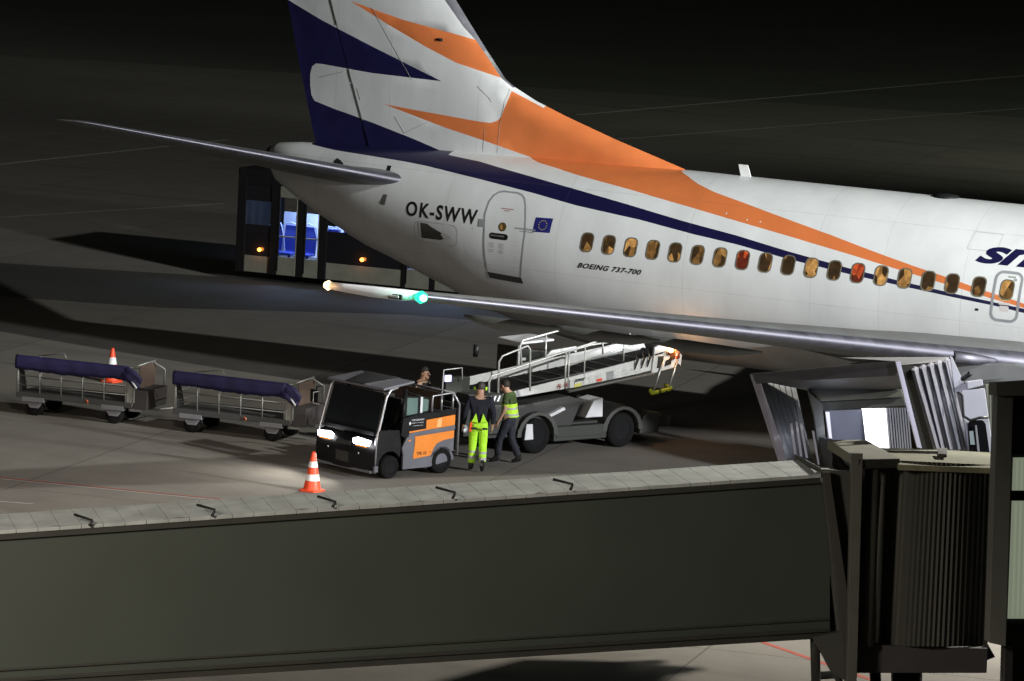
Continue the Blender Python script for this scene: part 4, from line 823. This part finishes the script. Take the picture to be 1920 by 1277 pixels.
def person(loc, rz, label, J, outfit, hgt=1.0):
    """J: joints in local coordinates, x = facing direction, y = left, z up"""
    t = thing('person', loc, rz, label, 'person'); t.scale = (hgt,)*3
    K = ['pel', 'spi', 'che', 'nec', 'hed', 'hdt', 'shl', 'ell', 'wrl', 'shr', 'elr', 'wrr', 'hil', 'knl', 'anl', 'tol', 'hir', 'knr', 'anr', 'tor']
    R = dict(pel=(.13, .15), spi=(.115, .14), che=(.12, .165), nec=.056, hed=.088, hdt=.075, shl=.06, ell=.045, wrl=.03, shr=.06, elr=.045, wrr=.03, hil=.09, knl=.058, anl=.038, tol=.03, hir=.09, knr=.058, anr=.038, tor=.03)
    E_ = [('pel', 'spi'), ('spi', 'che'), ('che', 'nec'), ('nec', 'hed'), ('hed', 'hdt'), ('che', 'shl'), ('shl', 'ell'), ('ell', 'wrl'), ('che', 'shr'), ('shr', 'elr'), ('elr', 'wrr'), ('pel', 'hil'), ('hil', 'knl'), ('knl', 'anl'), ('anl', 'tol'), ('pel', 'hir'), ('hir', 'knr'), ('knr', 'anr'), ('anr', 'tor')]
    pts = [V(J[k]) for k in K]; rr = [R[k] for k in K]; ed = [(K.index(a), K.index(b)) for a, b in E_]
    # hands: palm and five separate fingers grown from each wrist
    for sd, sgn in (('l', 1), ('r', -1)):
        wv = V(J['wr'+sd]); dn = (wv-V(J['el'+sd])).normalized(); fw = V((1, 0, 0)); fw = (fw-dn*fw.dot(dn)).normalized(); inn = V((0, -sgn, 0))
        iw = K.index('wr'+sd); pts.append(wv+dn*.07); rr.append((.018, .036)); ip = len(pts)-1; ed.append((iw, ip))
        for q, (o_, ln_) in enumerate(((-.030, .062), (-.010, .078), (.011, .084), (.031, .076))):
            b0 = wv+dn*.105+fw*o_; b1 = b0+dn*ln_*.55+inn*.008; b2 = b1+dn*ln_*.4+inn*.022
            k = len(pts); pts += [b0, b1, b2]; rr += [.0095, .0085, .007]; ed += [(ip, k), (k, k+1), (k+1, k+2)]
        k = len(pts); a0 = wv+dn*.045+fw*.035; pts += [a0, a0+dn*.03+fw*.022+inn*.008, a0+dn*.062+fw*.026+inn*.014]; rr += [.012, .011, .009]; ed += [(ip, k), (k, k+1), (k+1, k+2)]
    skin('body', pts, rr, ed, skinm, t)
    hd = V(J['hed']); ht = V(J['hdt']); fx = V(J.get('face', (1, 0, 0))).normalized(); sx = fx.cross(V((0, 0, 1)))
    m = MB()      # face: nose, brow, ears, chin
    m.tube([hd+fx*.085+V((0, 0, .03)), hd+fx*.118-V((0, 0, .012)), hd+fx*.09-V((0, 0, .02))], [.008, .014, .006], 6)
    m.tube([hd-V((0, 0, .075))+fx*.02, hd-V((0, 0, .07))+fx*.065, hd-V((0, 0, .045))+fx*.08], [.05, .035, .02], 8)
    for s in (-1, 1): m.tube([hd+sx*s*.088+V((0, 0, .025)), hd+sx*s*.10, hd+sx*s*.088-V((0, 0, .03))], [.01, .018, .008], 6)
    m.build('face_features', skinm, t)
    m = MB()
    for s in (-1, 1): m.lathe([(0, .010), (.004, .006), (.006, 0)], hd+fx*.082+sx*s*.032+V((0, 0, .015)), fx, 8)
    m.tube([hd+fx*.092+sx*.024-V((0, 0, .045)), hd+fx*.094-sx*.024-V((0, 0, .045))], .004, 5); m.build('eyes_and_mouth', mat('eye_dark', (.05, .02, .02), .4, var=0), t)
    hm = MB(); c_ = hd+V((0, 0, .035))-fx*.016; vsx = []; nn = 12
    for i in range(7):
        ph = pi*.62*i/6
        for k in range(nn):
            a = 2*pi*k/nn; v = V((0, 0, 1))*cos(ph)*.108+(fx*cos(a)*.100+sx*sin(a)*.094)*sin(ph)
            if cos(a) > .3 and i > 3: v = v*.80
            vsx.append(c_+v)
    hm.add(vsx, [(i*nn+k, i*nn+(k+1) % nn, (i+1)*nn+(k+1) % nn, (i+1)*nn+k) for i in range(6) for k in range(nn)], True); hm.build('hair', hair, t)
    g = lambda *ks: [V(J[k]) for k in ks]
    # trousers
    P_ = g('pel', 'hil', 'knl', 'anl', 'hir', 'knr', 'anr'); w_ = V((0, 0, .11))
    skin('trousers', [P_[0]+w_, P_[0], P_[1], (P_[1]+P_[2])/2, P_[2], (P_[2]+P_[3])/2, P_[3]+(P_[2]-P_[3])*.1, P_[4], (P_[4]+P_[5])/2, P_[5], (P_[5]+P_[6])/2, P_[6]+(P_[5]-P_[6])*.1],
         [(.145, .165), (.15, .175), .108, .098, .085, .082, .078, .108, .098, .085, .082, .078], [(0, 1), (1, 2), (2, 3), (3, 4), (4, 5), (5, 6), (1, 7), (7, 8), (8, 9), (9, 10), (10, 11)], outfit['legs'], t, 1)
    # top
    ch, nk = V(J['che']), V(J['nec']); sl = outfit.get('sleeve', 1.)
    el, er = g('shl', 'ell', 'wrl'), g('shr', 'elr', 'wrr')
    if sl >= 1: ca = [el[0], el[1], el[2]+(el[1]-el[2])*.08]; cb = [er[0], er[1], er[2]+(er[1]-er[2])*.08]; ra = [.082, .064, .048]
    else: ca = [el[0], el[0]+(el[1]-el[0])*.4, el[0]+(el[1]-el[0])*.8]; cb = [er[0], er[0]+(er[1]-er[0])*.4, er[0]+(er[1]-er[0])*.8]; ra = [.082, .072, .066]
    skin('top', [V(J['pel'])+V((0, 0, outfit.get('hem', .08))), V(J['spi']), ch, nk-V((0, 0, .035))]+ca+cb, [(.155, .178), (.142, .168), (.145, .19), (.075, .08)]+ra+ra,
         [(0, 1), (1, 2), (2, 3), (2, 4), (4, 5), (5, 6), (2, 7), (7, 8), (8, 9)], outfit['top'], t, 1)
    for s in 'lr':
        a, b = V(J['an'+s]), V(J['to'+s])
        skin('shoe', [a+V((0, 0, .10)), a-V((0, 0, .01)), a+(a-b)*.30-V((0, 0, .035)), (a+b)/2-V((0, 0, .01)), b-V((0, 0, .0)), b+(b-a)*.22], [.06, .056, .04, .046, .042, .03], [(0, 1), (1, 2), (1, 3), (3, 4), (4, 5)], shoe, t, 1)
    return t
J1 = dict(pel=(0, 0, .92), spi=(.01, 0, 1.12), che=(.03, 0, 1.36), nec=(.05, 0, 1.50), hed=(.09, 0, 1.62), hdt=(.09, 0, 1.70), shl=(.02, .20, 1.42), ell=(-.04, .28, 1.14), wrl=(.06, .30, .88), shr=(.02, -.20, 1.42), elr=(0, -.28, 1.14), wrr=(.10, -.27, .90),
          hil=(0, .095, .86), knl=(.06, .10, .49), anl=(.0, .11, .09), tol=(.14, .13, .04), hir=(0, -.095, .86), knr=(.05, -.10, .50), anr=(-.24, -.10, .17), tor=(-.16, -.10, .05))
bib = banded('hi_vis_trousers', HV, [(.24, .30), (.36, .40)])
f1 = gp(887, 883); up_az = atan2(d.y, d.x)
p1 = person((f1.x+.05, f1.y+.05, 0), up_az+rad(2), 'person in navy jumper and bright yellow-green work trousers walking away from the camera', J1, dict(legs=bib, top=navyc, hem=.13), 1.0)
vy = mat('hi_vis_cloth', HV, .8, scale=9, bump=.5)
m = MB()   # bib V of the trousers on the back, pockets, ear defenders
m.prism([(-.185, -.15, 1.0), (-.185, -.02, .98), (-.175, -.07, 1.17)], (-.015, 0, 0)); m.prism([(-.185, .15, 1.0), (-.185, .02, .98), (-.175, .07, 1.17)], (-.015, 0, 0)); m.build('braces', vy, p1, .005)
m = MB(); m.box((-.178, .10, .865), (.02, .13, .042)); m.box((-.178, -.12, .865), (.02, .10, .042)); m.build('pocket_flap', black, p1, .004)
MB().prism([(-.176, .175, .98), (-.176, .13, .98), (-.176, .14, .80), (-.176, .19, .80)], (-.012, .0, 0)).build('orange_cloth', mat('orange_cloth', (.85, .10, .02), .8), p1, .004)
m = MB(); m.lathe([(-.02, .01), (-.02, .035), (.02, .035), (.02, .01)], (.08, -.11, 1.62), (0, 1, 0), 12); m.lathe([(-.02, .01), (-.02, .035), (.02, .035), (.02, .01)], (.08, .11, 1.62), (0, 1, 0), 12); m.build('ear_defenders', vy, p1)
J2 = dict(pel=(0, 0, .90), spi=(.01, 0, 1.10), che=(.03, 0, 1.34), nec=(.07, 0, 1.48), hed=(.13, 0, 1.58), hdt=(.13, 0, 1.66), shl=(.02, .19, 1.40), ell=(.0, .26, 1.13), wrl=(.12, .26, .90), shr=(.02, -.19, 1.40), elr=(-.02, -.25, 1.13), wrr=(.12, -.24, .92),
          hil=(0, .09, .84), knl=(.16, .09, .48), anl=(.18, .09, .09), tol=(.32, .10, .04), hir=(0, -.09, .84), knr=(-.05, -.09, .47), anr=(-.24, -.09, .10), tor=(-.10, -.09, .04))
vest = banded('shaded_hi_vis_vest', (.50, .80, .04), [(.985, 1.03), (1.12, 1.16)], (1.24, (.045, .075, .018)))  # dark top paints the wing's shadow into the vest colour
drk = banded('dark_trousers', (.012, .013, .022), [])
f2 = gp(950, 868)
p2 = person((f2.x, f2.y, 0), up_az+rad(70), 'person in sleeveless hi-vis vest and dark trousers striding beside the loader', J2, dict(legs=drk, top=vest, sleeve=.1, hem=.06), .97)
MB().box((.13, -.24, .80), (.02, .03, .06)).build('badge', mat('glowing_badge', (.8, .8, .8), .4, emit=(.8, .85, 1), es=1.2), p2, .004)  # emission paints a glow onto the badge
J3 = dict(J1); J3.update(knl=(.0, .10, .48), anl=(0, .11, .09), tol=(.14, .13, .04), knr=(0, -.10, .48), anr=(0, -.1, .09), tor=(.14, -.12, .04), face=(1, 0, 0))
f3 = gp(783, 849)
p3 = person((f3.x, f3.y, 0), up_az-rad(125), 'dark-clothed person with short hair standing behind the tow tractor', J3, dict(legs=drk, top=mat('black_cloth', (.010, .010, .013), .9, scale=14, bump=.4)), 1.0)
# ------------------------------------------------------------------ jet bridge in the foreground
jb = thing('jet_bridge', at(1560, 1240, 55.5), 0, 'long grey boarding bridge with ribbed bellows and open silver hood across the foreground', 'boarding bridge')
inv = jb.location.copy()
olive = mat('bridge_wall_olive', (.032, .043, .034), .6, scale=.5, var=.10); roofm = mat('bridge_roof_slab', (.34, .37, .37), .7, scale=3, var=.2)
frm = mat('bridge_frame_dark', (.028, .03, .026), .6, scale=2); ribm = mat('bellows_rubber', (.030, .032, .026), .7, scale=3); moss = mat('mossy_roof', (.15, .15, .095), .8, scale=5, var=.35)
def L_(px, py, D): return at(px, py, D)-inv
def DT(x): return 53+2.5*x/1530
yt = lambda x: 1003-.0690*x
yb = lambda x: 1272-.0610*x
A, B = L_(-260, yt(-260), DT(-260)), L_(1556, yt(1556), DT(1556)); A2, B2 = L_(-260, yb(-260), DT(-260)), L_(1556, yb(1556), DT(1556))
ax = (B-A).normalized(); away = V((-ax.y, ax.x, 0)).normalized()
if away.dot(d) < 0: away = -away
upv = V((0, 0, 1)); Wd = 1.2
MB().add([A, B, B2, A2, A+away*Wd, B+away*Wd, B2+away*Wd, A2+away*Wd], [(0, 1, 2, 3), (4, 5, 6, 7), (0, 3, 7, 4), (1, 2, 6, 5), (3, 2, 6, 7), (0, 1, 5, 4)]).build('tunnel_wall', olive, jb)
wb = B2-B
m = MB()
for t0, th in ((.935, .025), (1.0, .05)):
    a_, b_ = A+(A2-A)*t0-away*.03, B+wb*t0-away*.03
    m.prism([a_, b_, b_-upv*th, a_-upv*th], away*.06)
m.prism([A2-upv*.05, B2-upv*.05, B2-upv*.05+away*Wd, A2-upv*.05+away*Wd], -upv*.10); m.build('floor_beam', frm, jb, .005)
m = MB(); a_, b_ = A-away*.07+upv*.015, B-away*.07+upv*.015
m.prism([a_, b_, b_-upv*.07, a_-upv*.07], away*.05); m.build('eaves_trim', frm, jb)
# roof slabs with open seams
n = 46; Ln = (B-A).length; sl = MB()
for k in range(n):
    p = A-away*.06+upv*.02+ax*(Ln*k/n+.003); q = p+ax*(Ln/n-.006); sl.prism([p, q, q+away*(Wd), p+away*(Wd)], upv*.05)
sl.build('roof_slabs', roofm, jb, .004); MB().prism([A, B, B+away*Wd, A+away*Wd], upv*.018).build('roof_deck', mat('roof_deck_grey', (.2, .2, .2), .8), jb)
for a, b, c in (((140, 965), (174, 976), (167, 986)), ((370, 947), (404, 956), (397, 968)), ((596, 931), (630, 941), (623, 951)), ((818, 914), (854, 924), (848, 935)), ((1038, 899), (1074, 908), (1069, 919)), ((1262, 883), (1298, 892), (1293, 902)) ):
    if a[0] > 1200: continue
    Dx = DT(a[0]); MB().tube([L_(*a, Dx+.12), L_(*b, Dx-.10), L_(*c, Dx-.12)], .022, 6).build('roof_hook', black, jb)
def X4(cx, cy): return (1380+cx/3.548, 600+cy/3.548)
def slab(name, pts, D, th, m_, bev=.006, par=jb, push=None):
    Ds = D if isinstance(D, (list, tuple)) else [D]*len(pts)
    P_ = [L_(*p, dd) for p, dd in zip(pts, Ds)]
    return MB().prism(P_, push if push is not None else d*th).build(name, m_, par, bev)
# end frame of the tunnel and braces
slab('end_frame', [(1540, 880), (1598, 884), (1606, 1277), (1583, 1277)], 55.2, .5, frm)
slab('end_panel', [(1550, 888), (1600, 888), (1602, 1192), (1552, 1192)], 56.2, .1, olive)
slab('end_wedge', [X4(390, 890), X4(565, 985), X4(565, 1020), X4(390, 935)], [56.8, 55.3, 55.3, 56.8], .06, frm)
slab('end_cap', [X4(565, 985), X4(640, 985), X4(735, 1045), X4(565, 1050)], [55.3, 56.2, 55.4, 55.1], .1, roofm, 0, push=upv*-.06)
slab('diagonal_brace', [(1542, 885), (1556, 885), (1592, 1130), (1600, 1277), (1586, 1277), (1574, 1120)], 55.0, .12, mat('brace_black', (.02, .02, .018), .7))
slab('lower_gusset', [(1524, 1195), (1600, 1180), (1606, 1290), (1560, 1262)], 55.1, .3, frm)
# turntable housing: post, roller tube and ribbed curtain
slab('corner_post', [(1597, 850), (1618, 850), (1606, 1300), (1588, 1300)], 54.6, .3, mat('post_grey', (.05, .053, .045), .6))
MB().tube([L_(1636, 872, 54.9), L_(1625, 1212, 54.9)], .105, 16).build('roller_tube', ribm, jb)
m = MB(); nr = 24; top = []; 
for k in range(nr*2+1):
    t = k/(nr*2); px = 1655+t*208; bulge = 1-(2*t-1)**2; D_ = 55.6-bulge*.75+(.03 if k % 2 else 0)
    top.append((L_(px, 862+t*10, D_), L_(px-22+t*10, 1212, D_)))
m.add([p for ab in top for p in ab], [(2*i, 2*i+1, 2*i+3, 2*i+2) for i in range(nr*2)]); m.build('bellows_curtain', ribm, jb, 0, .01)
slab('curtain_back', [(1610, 868), (1865, 872), (1850, 1215), (1600, 1215)], 56.2, .3, dark)
slab('housing_roof', [X4(610, 797), X4(865, 797), X4(1090, 920), X4(815, 925)], [58.2, 58.2, 55.0, 54.6], .1, mat('housing_roof_grey', (.12, .12, .09), .8, scale=5, var=.3), .01, push=upv*-.14)
slab('fascia', [X4(610, 800), X4(815, 926), X4(845, 985), X4(610, 850)], [58.2, 54.58, 54.6, 58.2], .05, frm)
slab('fascia', [X4(815, 926), X4(1090, 922), X4(1088, 980), X4(815, 985)], [54.58, 54.95, 54.95, 54.6], .1, frm)
slab('curtain_roof', [X4(940, 850), X4(1350, 862), X4(1725, 885), X4(1700, 985), X4(1085, 962)], [58.2, 58.4, 58.6, 54.9, 54.7], .1, moss, .005, push=upv*-.08)
m = MB(); m.tube([L_(*X4(1000, 882), 57.2), L_(*X4(1350, 884), 57.4), L_(*X4(1365, 908), 56.6), L_(*X4(1400, 900), 56.6)], .03, 6).prism([L_(*X4(1340, 862), 57), L_(*X4(1405, 865), 57), L_(*X4(1400, 905), 56.2), L_(*X4(1345, 905), 56.2)], upv*.03); m.build('roof_duct', frm, jb)
slab('base_beam', [(1600, 1208), (1852, 1216), (1850, 1262), (1604, 1262)], 55.0, 1.2, mat('base_dark', (.02, .02, .022), .6))
# undercarriage standing on the apron
m = MB(); g1 = gp(1531, 1330)-inv; t1 = L_(1528, 1195, 55.6)
m.tube([t1, g1], .07, 8); m.tube([L_(1536, 1200, 55.6), L_(1580, 1290, 55.4)], .05, 8); m.tube([g1+V((0, 0, .5)), L_(1600, 1262, 55.6)], .06, 8)
m.tube([L_(1700, 1250, 55.8), gp(1700, 1400)-inv], .22, 12); m.tube([L_(1640, 1250, 55.8), gp(1650, 1390)-inv], .08, 12); m.build('support_leg', frm, jb)
for px in (1680, 1740):
    gq = gp(px, 1400)-inv; MB().lathe([(-.12, .2), (-.12, .38), (.12, .38), (.12, .2), (-.12, .2)], gq+V((0, 0, .40)), (1, .3, 0)).build('drive_wheel', rubber, jb)
MB().prism([L_(1848, 1200, 55.2), L_(1866, 1232, 55.2), L_(1846, 1240, 55.2)], d*.2).build('stop_bracket', frm, jb)
# hood (canopy) behind the housing
hoodm = mat('hood_silver', (.22, .22, .27), .42, .35, scale=4, var=.15); hin = mat('hood_inner_dark', (.03, .031, .033), .6, scale=3)
slab('hood_arch', [X4(100, 358), X4(1085, 272), X4(1100, 305), X4(1060, 372), X4(480, 402), X4(135, 425)], [60.5, 58.2, 58.2, 58.3, 59.5, 60.4], .12, mat('hood_arch_grey', (.07, .073, .08), .5, .2, scale=3), .01)
slab('hood_post', [X4(95, 360), X4(150, 370), X4(345, 935), X4(290, 955)], [60.5, 60.4, 60.0, 60.0], .15, hoodm, .01)
slab('hood_post', [X4(1060, 275), X4(1092, 272), X4(1238, 855), X4(1205, 850)], [58.1, 58.1, 57.9, 57.9], .10, mat('hood_post_light', (.45, .45, .55), .4, .1), .008)
m = MB()
for k in range(6):
    a = (165+k*40, 385+k*12); b = (345+k*28, 930+k*4); m.prism([L_(*X4(a[0], a[1]), 60.6+k*.22), L_(*X4(a[0]+34, a[1]+8), 60.8+k*.22), L_(*X4(b[0]+26, b[1]), 60.4+k*.22), L_(*X4(b[0], b[1]), 60.2+k*.22)], d*.05)
m.build('inner_bellows', hin, jb, .004)
m = MB()
for c in ((360, 690, 395, 905), (395, 680, 432, 905), (425, 690, 470, 915)): m.prism([L_(*X4(c[0], c[1]), 60.3), L_(*X4(c[0]+14, c[1]-5), 60.3), L_(*X4(c[2]+10, c[3]+5), 60.1), L_(*X4(c[2]-6, c[3]), 60.1)], d*.04)
m.prism([L_(*X4(505, 735), 60.0), L_(*X4(520, 740), 60.0), L_(*X4(555, 965), 59.8), L_(*X4(545, 960), 59.8)], d*.04); m.build('bellows_edge', mat('hood_edge', (.40, .41, .47), .45, .2), jb)
slab('hood_ceiling', [X4(140, 400), X4(1070, 300), X4(1110, 460), X4(480, 470)], [60.4, 58.3, 61.5, 61.8], .08, hin)
slab('lintel', [X4(485, 462), X4(1095, 435), X4(1115, 512), X4(500, 545)], 61.6, .25, mat('lintel_olive', (.08, .08, .065), .6), .01)
slab('lintel', [X4(500, 547), X4(1115, 514), X4(1125, 570), X4(590, 605)], 61.7, .2, frm)
slab('door_jamb', [X4(480, 470), X4(575, 560), X4(612, 970), X4(560, 975), X4(520, 640)], 61.5, .2, mat('jamb', (.07, .072, .065), .6))
slab('cab_floor_wall', [X4(560, 780), X4(640, 790), X4(640, 980), X4(560, 975)], 61.2, .2, frm)
slab('inside_wall', [X4(592, 606), X4(840, 595), X4(862, 800), X4(612, 800)], 63.4, .1, mat('inside_blue_grey', (.05, .055, .085), .5), 0)
slab('inside_edge', [X4(595, 612), X4(622, 612), X4(640, 795), X4(620, 795)], 63.3, .05, mat('inside_pale', (.5, .5, .6), .5), 0)
slab('lit_doorway', [X4(838, 590), X4(1000, 588), X4(1022, 860), X4(858, 860)], 63.5, .1, mat('lit_interior', (.9, .9, .9), .5, var=0, emit=(1, 1, 1), es=2.2), 0)['label'] = 'brightly lit white doorway'
m = MB()
for k in range(9): x = 1000+k*17; m.prism([L_(*X4(x, 586), 63.2), L_(*X4(x+9, 586), 63.2), L_(*X4(x+33, 865), 63.2), L_(*X4(x+24, 865), 63.2)], d*.05)
m.build('roller_shutter', mat('shutter_slats', (.14, .14, .16), .4, .3), jb); slab('shutter_back', [X4(998, 586), X4(1130, 580), X4(1170, 865), X4(1022, 865)], 63.35, .05, dark, 0)
# outer folds of the hood
for k in range(5):
    x = 1165+k*52; y = 330-k*14; xb = x+128+k*3 if k else x+150
    m = MB(); D0 = 58.5+k*.42
    m.prism([L_(*X4(x, y), D0), L_(*X4(x+22, y+8), D0-.16), L_(*X4(x+22+(xb-x), 862), D0-.16), L_(*X4(xb, 862), D0)], d*.012)
    m.prism([L_(*X4(x+22, y+8), D0-.16), L_(*X4(x+50, y-14), D0+.40), L_(*X4(x+50+(xb-x), 862), D0+.40), L_(*X4(x+22+(xb-x), 862), D0-.16)], d*.012)
    m.prism([L_(*X4(x, y), D0), L_(*X4(x+22, y+8), D0-.16), L_(*X4(x+50, y-14), D0+.40), L_(*X4(x+26, y-22), D0+.42)], upv*-.02); m.build('hood_fold', hoodm, jb)
slab('fold_backing', [X4(1100, 300), X4(1175, 325), X4(1320, 862), X4(1230, 862)], 58.7, .05, ribm, 0)
slab('hood_top', [X4(700, 250), X4(1420, 245), X4(1400, 275), X4(1090, 300), X4(1075, 275)], [62, 61.5, 60.8, 58.8, 58.4], .05, mat('hood_top_cloth', (.07, .07, .08), .8, scale=8), 0)
slab('side_jamb', [X4(1430, 330), X4(1470, 470), X4(1500, 480), X4(1535, 870), X4(1450, 862), X4(1420, 540)], 60.4, .3, mat('jamb_dark', (.035, .035, .04), .6))
cw = mat('cab_white_wall', (.50, .50, .58), .45, scale=3, var=.08)
slab('cab_wall', [X4(1425, 240), X4(1440, 250), X4(1540, 470), X4(1455, 480)], 60.2, .08, cw, .004)
slab('cab_wall', [X4(1500, 470), X4(1655, 455), X4(1715, 885), X4(1545, 870), X4(1512, 640)], 60.0, .12, cw, .01)
slab('cab_light_box', [X4(1535, 410), X4(1640, 396), X4(1645, 435), X4(1540, 462)], 60.0, .2, cw, .01)
slab('cab_window', [X4(1540, 690), X4(1560, 668), X4(1640, 665), X4(1662, 690), X4(1688, 880), X4(1552, 875)], 59.93, .04, bglass, .01)
slab('cab_window_frame', [X4(1590, 700), X4(1602, 700), X4(1622, 878), X4(1608, 878)], 59.88, .03, galv, 0)
slab('window_patch', [X4(1552, 740), X4(1578, 738), X4(1590, 830), X4(1560, 830)], 59.87, .03, mat('pale_window_patch', (.3, .36, .38), .5), 0)  # pale patch set on the cab window
MB().tube([L_(*X4(1480, 480), 59.9), L_(*X4(1505, 500), 59.8), L_(*X4(1515, 640), 59.8), L_(*X4(1560, 668), 59.8), L_(*X4(1620, 650), 59.8), L_(*X4(1680, 648), 59.8)], .022, 6).build('cable', black, jb)
MB().tube([L_(*X4(1505, 395), 59.9), L_(*X4(1550, 365), 59.8), L_(*X4(1560, 350), 59.8)], .04, 6).build('floodlight_bracket', black, jb)
slab('side_strip', [X4(1660, 430), X4(1740, 425), X4(1725, 880), X4(1712, 880)], 60.6, .2, mat('strip_olive', (.16, .16, .13), .6), 0)
m = MB()
for k in range(3): x = 1680+k*18; m.prism([L_(*X4(x, 430), 60.5), L_(*X4(x+6, 430), 60.5), L_(*X4(x+10, 700), 60.5), L_(*X4(x+4, 700), 60.5)], d*.03)
m.build('strip_rib', frm, jb)
for px, py, D_, pw, col in ((1640, 770, 62.6, 16, (.85, .88, 1)), (1560, 800, 61.2, 7, (.7, .78, 1))):
    l = bpy.data.lights.new('bridge_lamp', 'POINT'); l.energy = pw; l.color = col; l.shadow_soft_size = .15
    lo = bpy.data.objects.new('bridge_lamp', l); C.objects.link(lo); lo.parent = jb; lo.location = L_(px, py, D_)
spot('hood_service_lamp', at(1870, 600, 55), at(1755, 770, 60), 260, (.86, .88, 1), 60, .1)
# ------------------------------------------------------------------ terminal building edge on the right
tbd = thing('terminal_building', gp(1900, 1420), 0, 'dark column and curtained window of the terminal at the right edge', 'building'); inv2 = tbd.location.copy()
def sl2(name, pts, D, th, m_, par=tbd, bev=.006, push=None):
    Ds = D if isinstance(D, (list, tuple)) else [D]*len(pts)
    return MB().prism([at(*p, dd)-inv2 for p, dd in zip(pts, Ds)], push or d*th).build(name, m_, par, bev)
colm = mat('column_dark', (.085, .09, .08), .6, scale=1.5, var=.15); wfr = mat('window_frame_black', (.018, .018, .018), .4)
sl2('column', [(1870, 735), (1900, 735), (1886, 1212), (1854, 1205)], 50, .5, colm)
sl2('wall', [(1900, 735), (2060, 735), (2060, 1420), (1884, 1420), (1886, 1212)], 50.6, .3, mat('wall_black', (.022, .022, .02), .6))
sl2('parapet', [(1868, 718), (2060, 706), (2060, 742), (1868, 742)], 49.9, .8, mat('parapet_grey', (.09, .09, .08), .7))
wf = sl2('window', [(1895, 850), (2060, 850), (2060, 1170), (1884, 1170)], 50.5, .12, wfr)
for y0, y1 in ((858, 921), (938, 1160)):
    sl2('curtain', [(1900-(y0-858)*.03, y0), (2060, y0), (2060, y1), (1900-(y1-858)*.035, y1)], 50.45, .03, mat('lit_curtain_green', (.24, .26, .21), .8, scale=12, var=.1, emit=(.55, .62, .45), es=.30), wf, 0)  # emission puts the lit room's light into the curtain
m = MB()
for k in range(12): m.tube([at(1903+k*9, 860, 50.38)-inv2, at(1894+k*9, 1158, 50.38)-inv2], .022, 6)
m.build('curtain_fold', MATS['lit_curtain_green'], wf)
sl2('window_bar', [(1890, 920), (2060, 920), (2060, 939), (1890, 939)], 50.3, .1, wfr, wf)
sl2('base_wall', [(1884, 1212), (1900, 1215), (1896, 1420), (1878, 1420)], 50.2, .4, wfr)
# ------------------------------------------------------------------ render
S.render.engine = 'CYCLES'; S.cycles.use_denoising = True; S.cycles.max_bounces = 6
